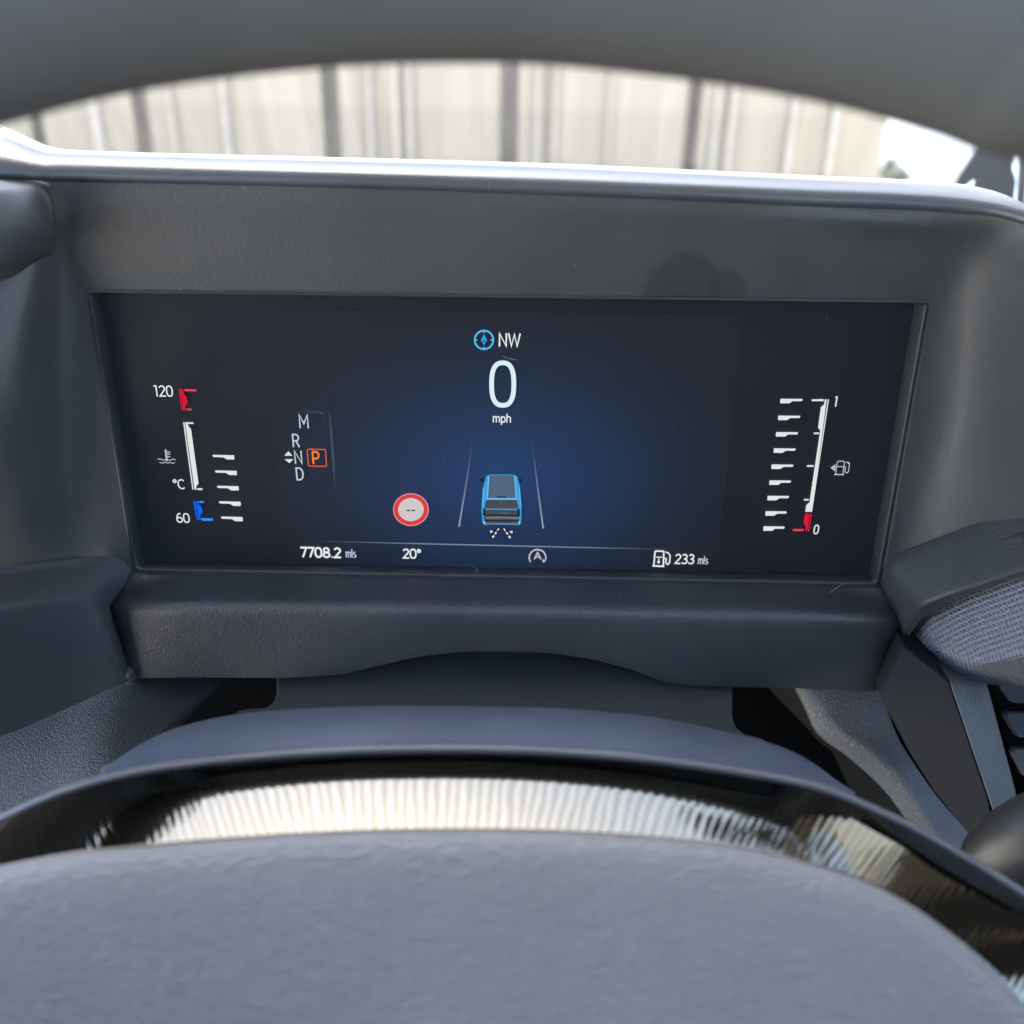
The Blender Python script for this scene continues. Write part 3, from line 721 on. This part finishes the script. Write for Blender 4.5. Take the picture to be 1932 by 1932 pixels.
flat('cold_tick', [F1([(755, 1526), (818, 1530), (812, 1552), (758, 1550)]), F1([(780, 1730), (915, 1734), (925, 1748), (912, 1764), (784, 1760)])], G['paleblue'], tg)
for (x, y) in ((915, 978), (945, 1163), (968, 1346), (992, 1530), (1016, 1712)):
    flat('tick', [F1([(x, y), (x + 258, y + 6), (x + 260, y + 56), (x + 172, y + 56), (x + 128, y + 30), (x + 8, y + 26)])], G['gauge'], tg)
text('upper_number', '120', *F1([(232, 284)])[0], 20.0, G['white'], tg, .12, 1.1)
text('lower_number', '60', *F1([(494, 1784)])[0], 18.2, G['white'], tg, .12, 1.15)
text('unit_mark', 'oC', *F1([(456, 1384)])[0], 18.5, G['white'], tg, .115, 1.3)
flat('coolant_symbol', ribbon(F1([(356, 915), (372, 1035)]), 3.4) + ribbon(F1([(372, 943), (414, 945)]), 1.7) + ribbon(F1([(374, 970), (414, 972)]), 1.7) + ribbon(F1([(378, 1000), (416, 1002)]), 1.7)
     + ribbon(F1([(258, 1030), (295, 1028), (330, 1042), (362, 1036)]), 1.5) + ribbon(F1([(386, 1040), (420, 1042), (448, 1028), (478, 1040)]), 1.5)
     + ribbon(F1([(285, 1066), (320, 1078), (350, 1066), (385, 1078), (415, 1066), (440, 1080), (468, 1070)]), 1.5)
     + [F1([(360 + 14 * math.cos(a) + 12, 1040 + 14 * math.sin(a)) for a in [k * math.pi / 5 for k in range(10)]])], G['icon'], tg)
# fuel gauge
fg = flat('fuel_gauge', [F5([(906, 165), (930, 165), (744, 1560), (664, 1560), (676, 1478), (716, 1444), (850, 548), (822, 520), (858, 262), (898, 228)]), F5([(944, 165), (958, 165), (748, 1560), (736, 1560)]),
     F5([(742, 166), (890, 162), (892, 188), (745, 188)]), F5([(768, 577), (836, 576), (834, 597), (770, 597)]), F5([(684, 982), (768, 980), (766, 1002), (686, 1004)]), F5([(646, 1402), (708, 1401), (706, 1420), (648, 1421)])], G['gauge'], clu)
flat('empty_mark', [F5([(660, 1584), (716, 1584), (690, 1795), (668, 1795), (672, 1730), (642, 1708)]), F5([(730, 1586), (744, 1586), (712, 1798), (698, 1798)])], G['red'], fg)
flat('empty_tick', [F5([(508, 1775), (645, 1772), (642, 1798), (512, 1798)])], G['pink'], fg)
for k in range(9):
    x0 = [356, 329, 302, 275, 247, 221, 197, 172, 147][k]; y0 = [158, 367, 571, 773, 973, 1170, 1362, 1553, 1740][k]; s = 1 - .006 * k
    flat('tick', [F5([(x0, y0), (x0 + 276 * s, y0 + 2), (x0 + 268 * s, y0 + 30), (x0 + 150 * s, y0 + 30), (x0 + 112 * s, y0 + 56), (x0 - 4, y0 + 56)])], G['gauge'], fg)
text('upper_number', '1', *F5([(1018, 256)])[0], 18.5, G['white'], fg, .13, .85)
text('lower_number', '0', *F5([(760, 1836)])[0], 18.0, G['white'], fg, .12, .95)
flat('pump_symbol', [F5([(976, 1014), (1040, 968), (1034, 1060)])] + ribbon(F5([(1040, 1095), (1060, 950), (1075, 932), (1135, 932), (1152, 950), (1130, 1095)]), 1.7) + ribbon(F5([(1022, 1097), (1145, 1099)]), 2.2)
     + ribbon(F5([(1055, 1000), (1140, 1000), (1165, 1006), (1155, 1062), (1180, 1080), (1200, 1062), (1212, 975), (1190, 948), (1165, 938)]), 1.6) + ribbon(F5([(1190, 948), (1215, 962)]), 3), G['icon'], fg)
# gear selector
gs_ = text('gear_letters', 'R', 552.5, 843.5, 24.5, G['soft'], clu, .12, .95)
text('gear_letter', 'N', *F2([(196, 732)])[0], 24.5, G['soft'], gs_, .12, .95)
text('gear_letter', 'D', *F2([(214, 922)])[0], 24.5, G['soft'], gs_, .12, .98)
text('gear_letter', 'M', *F2([(250, 325)])[0], 25, G['soft'], gs_, .12, .95)
flat('manual_box', ribbon(F2([(165, 135, .35), (500, 145, .6), (515, 160, .5), (512, 345, .08)]), 1.6), G['dim'], gs_)
pk = text('park_letter', 'P', *F2([(400, 735)])[0], 24, G['orange'], gs_, .15, .95)
flat('park_box', ribbon(F2([(348, 566), (536, 570), (548, 582), (556, 748), (544, 762), (362, 758), (350, 746), (338, 578)]), 1.9, True), G['orangeline'], gs_)
flat('selector_arrows', [F2([(76, 640), (122, 590), (168, 640)]), F2([(78, 680), (176, 680), (134, 726)])], G['gauge'], gs_)
flat('divider_line', [[(618, 745, 0), (622, 745, 0), (626.5, 800, .35), (621.5, 800, .5)], [(621.5, 800, .5), (626.5, 800, .35), (633, 880, .3), (628, 880, .6)], [(628, 880, .6), (633, 880, .3), (638, 965, 0), (636, 965, 0)]], G['dim'], gs_)
# compass and heading
cp = flat('compass', ribbon(F3(ell(660, 325, 165, 165, 0, 354, 48)), 3.3, True) + ribbon(F3([(658, 165), (658, 205)]), 2.8) + ribbon(F3([(658, 450), (658, 485)]), 2.8) + ribbon(F3([(500, 325), (540, 325)]), 2.8) + ribbon(F3([(780, 326), (820, 326)]), 2.8), G['cyan'], clu)
flat('needle', [F3([(658, 222), (716, 326), (658, 424), (604, 326)])], G['cyan2'], cp)
flat('needle_shade', [F3([(638, 336), (682, 336), (660, 380)])], glow('lit_deep_blue', (.005, .05, .22)), cp, dy=.0014)
text('heading', 'NW', *F3([(922, 442)])[0], 23.5, G['white'], clu, .14, 1.04)
# speed
sd = flat('speed_digit', ribbon(F3(ell(994, 1113, 198, 378, 0, 356, 72, 2.6)), 8.9, True), glow('lit_digit', (.72, .86, .94)), clu)
text('speed_unit', 'mph', *F3([(818, 1796)])[0], 16.5, G['white'], sd, .13, 1.12)
# speed limit roundel
sl = flat('limit_sign', [F2(ell(1520, 1256, 166, 152, 0, 354, 40))], G['signwhite'], clu)
flat('sign_ring', ribbon(F2(ell(1520, 1256, 172, 158, 0, 355, 60)), 8.6, True), G['signred'], sl, dy=.0014)
flat('sign_outline', ribbon(F2(ell(1520, 1256, 199, 182, 0, 355, 60)), 1.4, True), glow('lit_sign_pink', (.80, .40, .44)), sl, dy=.0016)
flat('sign_dashes', [F2([(1470, 1258), (1512, 1258), (1512, 1272), (1470, 1272)]), F2([(1526, 1258), (1568, 1258), (1568, 1272), (1526, 1272)])], G['black'], sl, dy=.0018)
# lane lines
for pts in ([(896, 795, 0), (889, 850, .35), (880, 910, .7), (866, 994, 1)], [(999, 795, 0), (1006, 850, .35), (1013, 910, .7), (1025, 997, 1)]):
    flat('lane_line', ribbon(pts, 1.3, False, 3.0), G['line'], clu)
# little van seen from behind
cv = flat('van_picture', [F4([(700, 275), (760, 252), (960, 246), (1190, 252), (1250, 285), (1300, 460), (1330, 860), (1325, 1060), (1300, 1150), (1270, 1160), (660, 1150), (630, 1090), (612, 860), (640, 500)])], G['carblue'], clu)
flat('van_roof', [F4([(752, 268), (970, 256), (1204, 266), (1225, 668), (730, 668)])], G['carroof'], cv, dy=.0014)
flat('van_rail', ribbon(F4([(745, 275), (722, 660)]), 1.6) + ribbon(F4([(1208, 270), (1235, 660)]), 1.6) + ribbon(F4([(705, 683), (1245, 686)]), 1.8) + ribbon(F4([(645, 1095), (680, 1115)]), 4) + ribbon(F4([(1275, 1115), (1308, 1095)]), 4)
     + ribbon(F4([(655, 480), (640, 820)]), 1.0) + ribbon(F4([(1290, 480), (1318, 820)]), 1.0), G['carbright'], cv, dy=.0018)
flat('van_window', [F4([(706, 700), (1242, 700), (1272, 800), (1262, 858), (686, 858), (668, 800)])], G['carglass'], cv, dy=.0016)
flat('van_door', [F4([(682, 890), (1262, 890), (1290, 1080), (1270, 1120), (675, 1120), (655, 1060)])], G['carglass'], cv, dy=.0016)
flat('van_trim', ribbon(F4([(690, 862), (1262, 866)]), 2.2) + ribbon(F4([(965, 710), (970, 850)]), .5) + ribbon(F4([(700, 1020), (960, 1012), (1270, 1026)]), 4.0) + ribbon(F4([(690, 1125), (1285, 1130)]), 3.0) + ribbon(F4([(1000, 930), (1045, 940), (1095, 930)]), 1.2), G['cargrey'], cv, dy=.0019)
flat('van_shade', ribbon(F4([(690, 888), (1262, 894)]), 1.4) + ribbon(F4([(700, 975), (1260, 985)]), 3.4) + ribbon(F4([(690, 1072), (1280, 1076)]), 2.6) + ribbon(F4([(880, 650), (1060, 652)]), 2.4) + ribbon(F4([(700, 1150), (1270, 1158)]), 1.6), G['cardark'], cv, dy=.0020)
flat('tail_light', [F4([(644, 855), (686, 850), (690, 985), (640, 985)])], G['cardark'], cv, dy=.0022)
flat('tail_light', [F4([(1256, 860), (1296, 852), (1306, 998), (1258, 990)])], G['cardark'], cv, dy=.0022)
flat('door_mirror', [F4(ell(626, 348, 34, 38, 0, 340, 12))], G['cardark'], cv)
flat('door_mirror', [F4(ell(1316, 362, 34, 32, 0, 340, 12))], G['cardark'], cv)
# lane assist symbol
def dash(a, b2, n, k0):
    out = []
    for i in range(n):
        u0, u1 = i / n, (i + .62) / n
        P = [(a[0] + (b2[0] - a[0]) * u, a[1] + (b2[1] - a[1]) * u) for u in (u0, u1)]
        out += ribbon(F4(P), k0 + .5 * i)
    return out
la = flat('lane_assist_symbol', dash((925, 1210), (795, 1400), 3, 2.4) + dash((1012, 1212), (1150, 1408), 3, 2.4) + [F4([(772, 1240), (830, 1266), (772, 1296)]), F4([(1168, 1246), (1108, 1270), (1168, 1304)])], G['gauge'], clu, dy=.0016)
flat('symbol_outline', ribbon(F4([(930, 1200), (790, 1392)]), 5.6) + ribbon(F4([(1006, 1202), (1148, 1396)]), 5.6) + [F4([(758, 1222), (850, 1266), (758, 1312)]), F4([(1184, 1228), (1090, 1270), (1184, 1318)])], G['black'], la, dy=.0012)
# status row
flat('status_line', ribbon([(560, 1020.5, 0), (640, 1022, .45), (800, 1026, .95), (950, 1029.5, 1), (1100, 1033, .9), (1220, 1035.5, .45), (1330, 1038, 0)], 1.9), glow('lit_status_line', (.26, .31, .42)), clu)
od = text('odometer', '7708.2', *F2([(266, 1798)])[0], 19.6, G['white'], clu, .175, 1.22, 0, .0)
text('odometer_unit', 'mls', *F2([(780, 1802)])[0], 16.5, G['soft'], od, .12, .80)
text('air_temperature', '20o', *F2([(1432, 1812)])[0], 18.8, G['white'], clu, .15, 1.15)
flat('auto_stop_symbol', ribbon(F4(ell(1615, 1730, 148, 142, 145, 375, 30)), 2.6) + [F4([(1772, 1790), (1704, 1758), (1706, 1822)])] + ribbon(F4([(1556, 1762), (1616, 1642), (1676, 1762)]), 2.6) + ribbon(F4([(1578, 1722), (1654, 1722)]), 2.0), glow('lit_auto_grey', (.56, .57, .62)), clu)
rg = text('range_readout', '233', *F6([(1456, 338)])[0], 19.4, G['white'], clu, .13, 1.08)
text('range_unit', 'mls', *F6([(1676, 340)])[0], 15.8, G['soft'], rg, .12, .82)
flat('range_pump', ribbon(F6([(1258, 356), (1270, 225), (1280, 217), (1345, 218), (1354, 226), (1348, 358)]), 2.8) + ribbon(F6([(1246, 358), (1358, 362)]), 3) + ribbon(F6([(1282, 275), (1335, 276)]), 2.0) + ribbon(F6([(1306, 290), (1304, 320)]), 2.2)
     + [F6([(1286, 314), (1322, 315), (1303, 340)])] + ribbon(F6([(1354, 285), (1378, 290), (1372, 330), (1390, 345), (1408, 330), (1414, 260), (1396, 235), (1370, 225)]), 2.4), G['white'], rg)
# unlit symbols
flat('unlit_arrow', [[(x, y, .16) for x, y in [(376, 688), (396, 668), (398, 679), (411, 681), (412, 694), (400, 693), (401, 706)]]], G['ghost'], clu)
flat('unlit_arrow', [[(x, y, .16) for x, y in [(1524, 704), (1504, 686), (1503, 695), (1489, 696), (1488, 709), (1501, 710), (1501, 722)]]], G['ghost'], clu)
flat('unlit_symbol', ribbon([(x, y, .16) for x, y in ell(1531, 597, 5, 5, 0, 340, 14)], 2), G['ghost'], clu)

# ------------------------------------------------------------------ steering wheel
PHI = math.radians(50)
WN = Vector((0, -math.sin(PHI), math.cos(PHI)))          # out of the wheel towards the driver
WA = at(800, 1412, .230)
def wp(x, y, h): return on_plane(x, y, WA + WN * h, WN)
wheel = thing('steering_wheel', 'grey steering wheel cut off above and below, with a glossy black band round its hub', 'steering wheel', WA + Vector((.03, -.06, -.08)))
Lx = [(-90, 1590), (100, 1500), (250, 1457), (400, 1435), (600, 1418), (800, 1412), (1000, 1415), (1200, 1429), (1400, 1456), (1550, 1487), (1700, 1550), (1800, 1605), (1932, 1685), (2060, 1768)]
Px = [(-90, 1652), (130, 1612), (300, 1595), (450, 1582), (620, 1571), (800, 1566), (980, 1567), (1160, 1575), (1340, 1592), (1480, 1618), (1620, 1660), (1730, 1716), (1860, 1820), (1980, 1950)]
def mixp(t): return [(a[0] + (q[0] - a[0]) * t, a[1] + (q[1] - a[1]) * t) for a, q in zip(Lx, Px)]
def wc(pts, h): return catmull([wp(x, y, h) for x, y in pts], 160)
def band_profile():                     # height above the wheel plane from the tilt the band has on its centre line
    ts, hs = [0.0], [0.0]
    q = wp(Lx[5][0], Lx[5][1], 0); Yc, zc = q.y, q.z
    for i in range(1, 61):
        t_ = i / 60
        tilt = math.radians(pchip([0, .22, .36, .6, 1.0], [-10, -7.5, -3.6, -1.6, -.2], t_))
        d = ray(Lx[5][0], Lx[5][1] + (Px[5][1] - Lx[5][1]) * t_); kz = d.z / d.y
        # z = zc - tan(tilt) * (Yc - Y)  and  z = EYE.z + kz * Y
        tt = math.tan(tilt)
        Y = (zc - tt * Yc - EYE.z) / (kz - tt); z = EYE.z + kz * Y
        Yc, zc = Y, z
        ts.append(t_); hs.append((Vector((q.x, Yc, zc)) - WA).dot(WN))
    return ts, hs
BT, BH = band_profile()
def hprof(t): return pchip(BT, BH, min(t, 1.0))
print('band height', hprof(1.0))
gb, t, b = new_mat('piano_black')
b.inputs['Metallic'].default_value = 1.0; b.inputs['Roughness'].default_value = .06
uvn = N(t, 'ShaderNodeUVMap', uv_map='around')
mp = N(t, 'ShaderNodeMapping'); mp.inputs['Scale'].default_value = (60, 1.4, 1)
t.links.new(uvn.outputs[0], mp.inputs[0])
n0 = N(t, 'ShaderNodeTexNoise'); n0.inputs['Scale'].default_value = 1; n0.inputs['Detail'].default_value = 2
t.links.new(mp.outputs[0], n0.inputs[0])
su = N(t, 'ShaderNodeSeparateXYZ'); t.links.new(uvn.outputs[0], su.inputs[0])
ph = N(t, 'ShaderNodeMath', operation='MULTIPLY'); ph.inputs[1].default_value = 2 * math.pi * 122; t.links.new(su.outputs[0], ph.inputs[0])
pa = N(t, 'ShaderNodeMath', operation='MULTIPLY_ADD'); pa.inputs[1].default_value = 7.0; t.links.new(n0.outputs[0], pa.inputs[0]); t.links.new(ph.outputs[0], pa.inputs[2])
sn = N(t, 'ShaderNodeMath', operation='SINE'); t.links.new(pa.outputs[0], sn.inputs[0])
nz = N(t, 'ShaderNodeMapRange'); nz.inputs[1].default_value = -1; nz.inputs[2].default_value = 1; t.links.new(sn.outputs[0], nz.inputs[0])
rb = N(t, 'ShaderNodeValToRGB'); rb.color_ramp.elements[0].position = .15; rb.color_ramp.elements[1].position = .8
rb.color_ramp.elements[0].color = (.080, .073, .058, 1); rb.color_ramp.elements[1].color = (.118, .108, .087, 1)  # striped cream tint puts the look of the ribbed reflection into the colour
t.links.new(nz.outputs[0], rb.inputs[0]); t.links.new(rb.outputs[0], b.inputs['Base Color'])
bp = N(t, 'ShaderNodeBump'); bp.inputs['Distance'].default_value = .0004
sv = N(t, 'ShaderNodeSeparateXYZ'); t.links.new(uvn.outputs[0], sv.inputs[0])
ms = N(t, 'ShaderNodeMapRange'); ms.inputs[1].default_value = .22; ms.inputs[2].default_value = .55; ms.inputs[3].default_value = .03; ms.inputs[4].default_value = .09
t.links.new(sv.outputs[1], ms.inputs[0]); t.links.new(ms.outputs[0], bp.inputs['Strength'])
t.links.new(nz.outputs[0], bp.inputs['Height']); t.links.new(bp.outputs[0], b.inputs['Normal'])
rows = [wc(mixp(t_), hprof(t_)) for t_ in [.05 + .99 * i / 40 for i in range(41)]]
go = grid('gloss_band', rows, gb, wheel, .002)
uvl = go.data.uv_layers.new(name='around')
nv = len(rows) * len(rows[0])
for lp in go.data.loops:
    k = lp.vertex_index; uvl.data[lp.index].uv = ((k % 160) / 159, (k // 160) / 40)
# thin lit edge between shell and band
er = [wc([(x, y + d) for x, y in Lx], h) for d, h in ((-9, -.006), (-7, -.001), (-2, .0012), (4, .0012), (9, .0002), (12, -.003))]
grid('band_edge', er, M['edge'], wheel, .001)
# shell behind the hub
S0 = [(205, 1447), (250, 1415), (330, 1375), (450, 1348), (600, 1336), (780, 1332), (1000, 1335), (1200, 1349), (1350, 1377), (1480, 1412), (1560, 1460), (1600, 1498)]
S2 = [(190, 1474), (262, 1454), (350, 1440), (470, 1427), (610, 1416), (780, 1411), (985, 1412), (1180, 1425), (1330, 1444), (1450, 1463), (1540, 1484), (1612, 1506)]
s0 = [at(x, y, .268) for x, y in S0]
s2 = [wp(x, y, -.003) for x, y in S2]
s1 = [a * .5 + q * .5 + Vector((0, -.002, .0035)) for a, q in zip(s0, s2)]
s01 = [a * .93 + q * .07 + Vector((0, -.001, .0012)) for a, q in zip(s0, s2)]
sb_ = [q + Vector((0, .004, -.012)) for q in s0]
loft('hub_shell', [sb_, s0, s01, s1, s2], M['satin'], wheel, 110, 40, .002)
# airbag cover
def padrow(sft, h):
    out = []
    n = len(Px)
    for i, (x, y) in enumerate(Px):
        qx = -90 + (2070 - 0) * i / (n - 1)
        X_ = x + (qx - x) * sft * .55; Y_ = y + (2700 - y) * sft
        out.append((X_, Y_))
    return wc(out, h)
H1 = hprof(1.0)
pr = [(s_, H1 + h_) for s_, h_ in [(-.004, -.012), (-.002, -.003), (.000, .0006), (.004, .0026), (.012, .0046), (.03, .0064), (.07, .0082), (.14, .0094), (.25, .0096), (.4, .009), (.6, .0075), (.8, .005), (1.0, 0)]]
prow = [padrow(s_, h) for s_, h in pr]
cols = []
ts = [p_[0] for p_ in pr]; ts = [t_ ** 1 for t_ in ts]
acc = [0.0]
for a, q in zip(prow, prow[1:]): acc.append(acc[-1] + sum((x - y).length for x, y in zip(a, q)) / 160)
cols = [spline([rw[j] for rw in prow], 90, acc) for j in range(160)]
grid('airbag_cover', [[cols[j][i] for j in range(160)] for i in range(90)], M['pad'], wheel, .002)
# rim: closed ring, its upper arc passing over the camera's view
edge = [(-300, 300), (0, 220), (180, 179), (400, 147), (640, 126), (850, 121), (1050, 125), (1300, 150), (1500, 178), (1680, 215), (1850, 262), (1932, 292), (2250, 420)]
RR = .0185
up_ = []
for (x, y) in edge:
    q = at(x, y, .205 - .012 * ((x - 900) / 966) ** 2); d = ray(x, y).normalized()
    nrm = (UP - d * UP.dot(d)).normalized()
    up_.append(q + nrm * RR)
low_ = [up_[-1] + Vector((.035, -.022, -.045)), Vector((.186, .125, EYE.z - .19)), Vector((.165, .08, EYE.z - .30)), Vector((.09, .045, EYE.z - .385)), Vector((-.01, .035, EYE.z - .405)),
        Vector((-.11, .045, EYE.z - .385)), Vector((-.178, .08, EYE.z - .30)), Vector((-.192, .125, EYE.z - .19)), up_[0] + Vector((-.030, -.022, -.045))]
ringp = up_ + low_
ringp = catmull(ringp + [ringp[0]], 260)[:-1]
sweep('rim', ringp, RR, M['rim'], wheel, 40, True)
for s_ in (-1, 1):
    a = Vector((.02 + s_ * .105, .135, EYE.z - .245)); q = Vector((s_ * .178, .115, EYE.z - .225))
    sweep('spoke', [a, (a + q) / 2, q], [.022, .018, .016], M['stalk'], wheel, 20)

# ------------------------------------------------------------------ lint and dust on the dash
dm = plastic('pale_lint', (.3, .3, .3), .9, 500, .1)
dv, df_ = [], []
def speck(x, y, Y, s):
    q = at(x, y, Y - .0006); k = len(dv)
    for (a, bb, c) in ((-1, 0, -1), (1, 0, -1), (1.2, 0, .8), (-.6, 0, 1)):
        dv.append(q + Vector((a * s, bb, c * s)))
    for (a, c) in ((-1, -1), (1, -1), (1.2, .8), (-.6, 1)):
        dv.append(q + Vector((a * s, -.0002, c * s)))
    for fc in ((0, 1, 2, 3), (4, 7, 6, 5), (0, 4, 5, 1), (1, 5, 6, 2), (2, 6, 7, 3), (3, 7, 4, 0)): df_.append(tuple(k + j for j in fc))
def hair(pts, Y, wd):
    P = [at(x, y, Y - .0006) for x, y in pts]
    P = catmull(P, 10)
    for a, q in zip(P, P[1:]):
        k = len(dv); d = (q - a).normalized(); s = d.cross(Vector((0, 1, 0))).normalized() * wd
        for e_ in (a, q):
            for o_ in (s, -s): dv.append(e_ + o_)
        for e_ in (a, q):
            for o_ in (s, -s): dv.append(e_ + o_ + Vector((0, -.0001, 0)))
        for fc in ((0, 1, 3, 2), (4, 6, 7, 5), (0, 4, 5, 1), (2, 3, 7, 6), (0, 2, 6, 4), (1, 5, 7, 3)): df_.append(tuple(k + j for j in fc))
for (x, y) in ((341, 545), (300, 395), (1085, 500), (1494, 510), (1735, 510), (1560, 600), (1015, 455), (745, 420), (1330, 420)): speck(x, y, .3805, random.uniform(.00007, .00016))
for (x, y) in ((905, 630), (1265, 782), (1268, 805), (1145, 905), (838, 870), (1115, 800), (1610, 1040), (640, 700), (430, 620)): speck(x, y, SY - .001, random.uniform(.00006, .00012))
for (x, y, Y) in ((372, 1092, .378), (735, 1106, .377), (846, 1120, .372), (1060, 1105, .376), (1170, 1118, .373), (960, 1108, .376), (1500, 1120, .374), (1610, 1105, .378), (520, 1125, .371)): speck(x, y, Y, random.uniform(.00006, .00015))
hair([(948, 672), (960, 676), (975, 679)], SY - .001, .00005)
hair([(893, 1068), (900, 1074), (899, 1080)], .3825, .00006)
hair([(1566, 1118), (1580, 1108), (1592, 1100)], .3765, .00006)
hair([(920, 358), (925, 348), (926, 345)], .3775, .00006); hair([(458, 352), (462, 357), (464, 361)], .376, .00006)
lint = make('dust', dv, df_, dm, None, False); lint['kind'] = 'stuff'; lint['label'] = 'pale dust specks and lint fibres on the dash and screen'; lint['category'] = 'dust'
